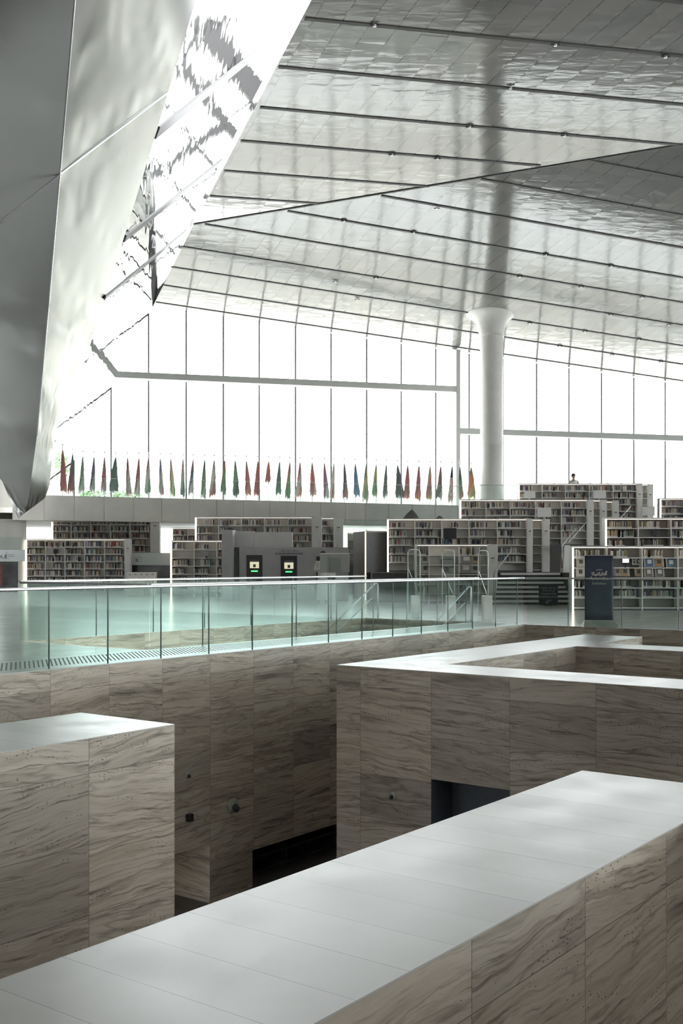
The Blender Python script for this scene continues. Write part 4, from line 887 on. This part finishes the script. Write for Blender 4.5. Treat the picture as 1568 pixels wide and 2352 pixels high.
# bean bag / draped object behind the long bookcase
def blob(px, py, Y, w, h, lab, peak=.2):
    c = at(px, py, Y); o = MB(); pr = [(.001, h), (w*.12, h*.86), (w*.3, h*.6), (w*.46, h*.25), (w*.5, 0)]
    o.lathe((c.x, Y, c.z), pr, 20); b_ = o.build('floor_cushion', M['cloth'], smooth=True); tag(b_, lab, 'cushion')
    for v in b_.data.vertices: v.co.x += peak*(v.co.z-c.z)/h*w*.3; v.co.y = Y+(v.co.y-Y)*.8
blob(943, 1200, 50, .85, .60, 'peaked dark grey beanbag behind the long terrace bookcase')
blob(1009, 1200, 50, .62, .32, 'low dark beanbag just right of the peaked one', 0)
tb = thing('low_table', at(960, 1212, 50), 'low pale table carrying the two dark beanbags behind the long terrace bookcase', 'table')
c = at(975, 1200, 50); o = MB(); o.box(c.x-1.6, c.x+1.6, 49.4, 50.7, c.z-.06, c.z); o.build('tabletop', M['white'], tb)
for sx in (-1.5, 1.5): o = MB(); o.box(c.x+sx-.04, c.x+sx+.04, 49.9, 50.1, 1.15, c.z-.06); o.build('leg', M['white'], tb)

# ------------------------------------------------------------------ flags
FL = [(143.8, 'r', 1106), (167, 'gkr'), (190, 'wgw'), (216, 'wnw'), (240, 'wrw'), (265.5, 'GGG'), (292.7, 'rwr'), (319, 'rrw'), (341, 'rwg'), (368, 'nwr'), (392, 'rcyg'), (420.4, 'owG'), (443.6, 'rnwr'), (470, 'kgw'), (492, 'gwr'),
      (516, 'rgk'), (540, 'ngk'), (565.7, 'wro'), (592, 'orr'), (617, 'or', 1060), (642, 'GGg'), (665.7, 'rgk'), (689, 'nrwo'), (716.7, 'orw'), (744.6, 'rpw'), (766.8, 'wwrl'), (790.7, 'rnr'), (815.6, 'bbn'), (841, 'Gygr'), (863.7, 'ygc'),
      (887, 'Gkw'), (912.8, 'Gkk'), (936, 'rrr'), (961.9, 'rro'), (987.7, 'kyry'), (1012, 'nrkw'), (1038, 'usa'), (1056, 'kgr'), (1081.6, 'goyg')]
CL = dict(r=(.42, .10, .09), g=(.16, .33, .15), k=(.05, .055, .05), w=(.58, .56, .52), n=(.08, .09, .17), G=(.07, .17, .13), c=(.55, .50, .36), y=(.52, .42, .16), o=(.62, .22, .12), p=(.25, .10, .22), l=(.45, .43, .48), b=(.12, .22, .38))
CL = {k_: tuple(.62*c_+.19 for c_ in v_) for k_, v_ in CL.items()}  # window haze painted into the cloth: every colour paled towards grey
CN = dict(r='red', g='green', k='black', w='white', n='navy', G='dark green', c='cream', y='yellow', o='orange red', p='purple', l='lilac', b='blue')
rf = random.Random(11)
for i, fl_ in enumerate(FL):
    px, code = fl_[0], fl_[1]; r_ = (px-CX)/F; Y = 70/(1-r_/3.25)-(3.5 if i == 0 else 1.0 if i == 1 else 0); x = r_*Y; zt = EYE+(1036-HY)/-F*Y if 0 else 8.26; zb = 4.25
    names = ['striped red and white'] if code == 'usa' else list(dict.fromkeys(CN[c] for c in code))
    t = thing('flagpole', (x, Y, zb), 'drooping %s flag, %s from the left in the row' % (' and '.join(names[:3]), NTHS[i]), 'flag', 'row of indoor flagpoles')
    o = MB(); o.tube([(x, Y, zb+.05), (x, Y, zt-.06)], .022, 8); o.build('pole', M['chrome'], t, smooth=True)
    o = MB(); o.lathe((x, Y, zt-.09), [(.001, 0), (.045, .04), (.05, .08), (.03, .12), (.001, .14)], 10); o.build('finial', M['chrome'], t, smooth=True)
    o = MB(); o.lathe((x, Y, zb), [(.22, 0), (.2, .05), (.03, .08)], 16); o.build('foot', M['frame'], t, smooth=True)
    o = MB(); nz, na = 16, 20; ztop = zt-.32; H = 2.15 if len(fl_) == 2 else (2.2 if px < 200 else 1.25); H *= rf.uniform(.93, 1.05)
    if len(fl_) > 2 and px < 200: H = 2.3
    ph = rf.uniform(0, 6.28); lean = rf.choice((-1, 1))*rf.uniform(.04, .13); wmax = rf.uniform(.15, .22) if code not in ('GGG', 'goyg', 'Gkk') else .30; jag = [rf.uniform(-.22, .14) for _ in range(na)]; kink = rf.uniform(.35, .65)
    def ring(j):
        f_ = j/nz; w = .03+wmax*(f_**.8)*(1.0 if f_ < kink else (.82+.35*rf.uniform(0, 0)))*(1 if f_ < .93 else .8); out = []
        for k in range(na):
            a_ = 2*math.pi*k/na; fold = 1+.35*math.sin(3*a_+ph+f_*1.3)*f_
            zz = ztop-H*f_+(jag[k]*f_**6*.9)
            out.append(Vector((x+math.cos(a_)*w*fold+lean*f_*1.2, Y-.0+math.sin(a_)*w*.45*fold, zz)))
        return out
    R_ = [ring(j) for j in range(nz+1)]
    for j in range(nz):
        for k in range(na):
            if code == 'usa': c = (.10, .09, .16) if j < 5 else (CL['r'] if (j+k//2) % 3 == 0 else CL['w'])
            else:
                s_ = (k/na*2 % 1)*.6+j/nz*.7+.1*math.sin(ph); c = CL[code[min(len(code)-1, int(s_*len(code)/1.3))]]
            o.quad(R_[j][k], R_[j][(k+1) % na], R_[j+1][(k+1) % na], R_[j+1][k], col=c)
    o.build('flag', M['flag'], t, smooth=True)

# ------------------------------------------------------------------ people
def person(loc, h, lab, facing=0.0, robe='robe', arms='front', legs=True, seated=False):
    """one continuous skinned body; facing 0 looks toward -Y"""
    t = thing('person', loc, lab, 'person'); s = h/1.75
    V = []; E = []; R = []
    def v(x, y, z, r, p=None):
        V.append((x*s, y*s, z*s)); R.append(r*s); i = len(V)-1
        if p is not None: E.append((p, i))
        return i
    dz = -.42 if seated else 0
    pel = v(0, 0, .95+dz, .13); wa = v(0, 0, 1.12+dz, .12, pel); ch = v(0, -.01, 1.32+dz, .145, wa); nk0 = v(0, 0, 1.46+dz, .07, ch); nk = v(0, -.01, 1.53+dz, .052, nk0); hd = v(0, -.02, 1.60+dz, .085, nk); hc = v(0, -.02, 1.67+dz, .098, hd); ht = v(0, -.01, 1.72+dz, .06, hc)
    v(0, -.115, 1.62+dz, .018, hd)
    for sd in (-1, 1):
        hip = v(.09*sd, 0, .90+dz, .095, pel)
        if seated: kn = v(.11*sd, -.42, .50, .065, hip); an = v(.11*sd, -.42, .09, .04, kn); v(.11*sd, -.58, .04, .035, an)
        else: kn = v(.10*sd, -.02, .50, .062, hip); an = v(.10*sd, .01, .09, .04, kn); v(.11*sd, -.13, .035, .035, an)
        sh = v(.185*sd, 0, 1.40+dz, .062, ch)
        if arms == 'front': el = v(.24*sd, -.10, 1.15+dz, .042, sh); wr = v(.15*sd, -.34, 1.12+dz, .028, el); dirv = (-.2*sd, -1, 0)
        else: el = v(.23*sd, .02, 1.12+dz, .042, sh); wr = v(.23*sd, -.06, .88+dz, .028, el); dirv = (0, -.3, -1)
        pm = v(V[wr][0]/s+dirv[0]*.05, V[wr][1]/s+dirv[1]*.05, V[wr][2]/s+dirv[2]*.05, .03, wr)
        for k_, L in enumerate((.075, .085, .08, .065)):
            ox = (k_-1.5)*.019; b0 = V[pm]; f1 = v(b0[0]/s+ox+dirv[0]*.045, b0[1]/s+dirv[1]*.045, b0[2]/s+dirv[2]*.045, .0095, pm); v(b0[0]/s+ox+dirv[0]*(.045+L*.5), b0[1]/s+dirv[1]*(.045+L*.5), b0[2]/s+dirv[2]*(.045+L*.5)-.012, .008, f1)
        b0 = V[wr]; v(b0[0]/s-.04*sd, b0[1]/s+dirv[1]*.05, b0[2]/s+dirv[2]*.03-.01, .011, wr)
    me = bpy.data.meshes.new('body'); me.from_pydata(V, E, []); me.update(); o = bpy.data.objects.new('body', me); COL.objects.link(o)
    sk = o.modifiers.new('skin', 'SKIN'); sk.use_smooth_shade = True
    for i, r_ in enumerate(R): me.skin_vertices[0].data[i].radius = (r_, r_)
    me.skin_vertices[0].data[0].use_root = True
    o.modifiers.new('sub', 'SUBSURF').levels = 1; o.modifiers['sub'].render_levels = 1; me.materials.append(M['skin']); o.parent = t
    b = MB(); b.lathe((0, 0, 0), [(.001, 1.80*s+dz*s), (.07*s, 1.785*s+dz*s), (.105*s, 1.72*s+dz*s), (.108*s, 1.66*s+dz*s), (.095*s, 1.60*s+dz*s)], 18)
    hh = b.build('hair', M['hair'], smooth=True); hh.parent = t
    for v_ in hh.data.vertices: v_.co.y += .015*s
    if robe:
        b = MB(); z0 = (.12 if not seated else .45)
        prof = [(.055, 1.50+dz), (.09, 1.455+dz), (.19, 1.40+dz), (.185, 1.25+dz), (.165, 1.1+dz), (.18, .95+dz), (.2, max(z0, .6)), (.24, z0)] if not seated else [(.055, 1.50+dz), (.09, 1.455+dz), (.19, 1.40+dz), (.185, 1.25+dz), (.165, 1.1+dz), (.19, .95+dz), (.2, z0)]
        b.lathe((0, 0, 0), [(r_*s, z_*s) for r_, z_ in prof], 24)
        for sd in (-1, 1):
            if arms == 'front': b.tube([(.15*sd*s, 0, (1.41+dz)*s), (.24*sd*s, -.10*s, (1.15+dz)*s), (.17*sd*s, -.29*s, (1.125+dz)*s)], [.085*s, .07*s, .055*s], 12)
            else: b.tube([(.15*sd*s, 0, (1.41+dz)*s), (.23*sd*s, .02*s, (1.12+dz)*s), (.23*sd*s, -.05*s, (.93+dz)*s)], [.085*s, .065*s, .055*s], 12)
        rb = b.build('robe', M[robe], smooth=True, merge=False); rb.parent = t
        for v_ in rb.data.vertices:
            if abs(v_.co.x) < .22*s: v_.co.y *= .72
    t.rotation_euler.z = facing
    return t
c = at(748, 1268, 41.2); person((X_(741, 41.2), 41.2, 0), c.z-0, 'person in a pale loose garment standing behind the self service kiosk', 0, 'robe', 'front')
zt_ = Z_(1087, 54.8); person((X_(1316.5, 54.8), 54.8, 3.3+0), 1.75, 'person in white standing behind the topmost bookcase, leaning forward', 0, 'robe', 'front')
bpy.data.objects  # step block that carries the person up to the rail
sbox('floor_terrace', X_(1290, 54.8), X_(1345, 54.8), 54.45, 55.4, 3.3, zt_-1.8, 'tread')
bpy.data.objects[[o_.name for o_ in bpy.data.objects if o_.name.startswith('person')][-1]].location.z = zt_-1.8
person((X_(1341, 50.3), 50.3, Z_(1131, 50.3)-1.38), 1.75, 'seated dark haired person left of the large white monitor', math.pi, 'cloth', 'front', seated=True)
ch = thing('desk_chair', (X_(1341, 50.3), 50.35, 2.3), 'desk chair under the seated dark haired person', 'chair')
zc = Z_(1131, 50.3)-1.38+.42
o = MB(); c = Vector((X_(1341, 50.3), 50.35, zc)); o.obox(c+Vector((-.23, -.23, -.06)), (.46, 0, 0), (0, .46, 0), (0, 0, .06)); o.build('seat', M['kiosk'], ch)
o = MB(); o.tube([(c.x, c.y, 2.32), (c.x, c.y, zc-.06)], .03, 8); o.build('pillar', M['chrome'], ch)
o = MB(); o.lathe((c.x, c.y, 2.3), [(.25, 0), (.25, .03), (.04, .06)], 16); o.build('foot', M['chrome'], ch)
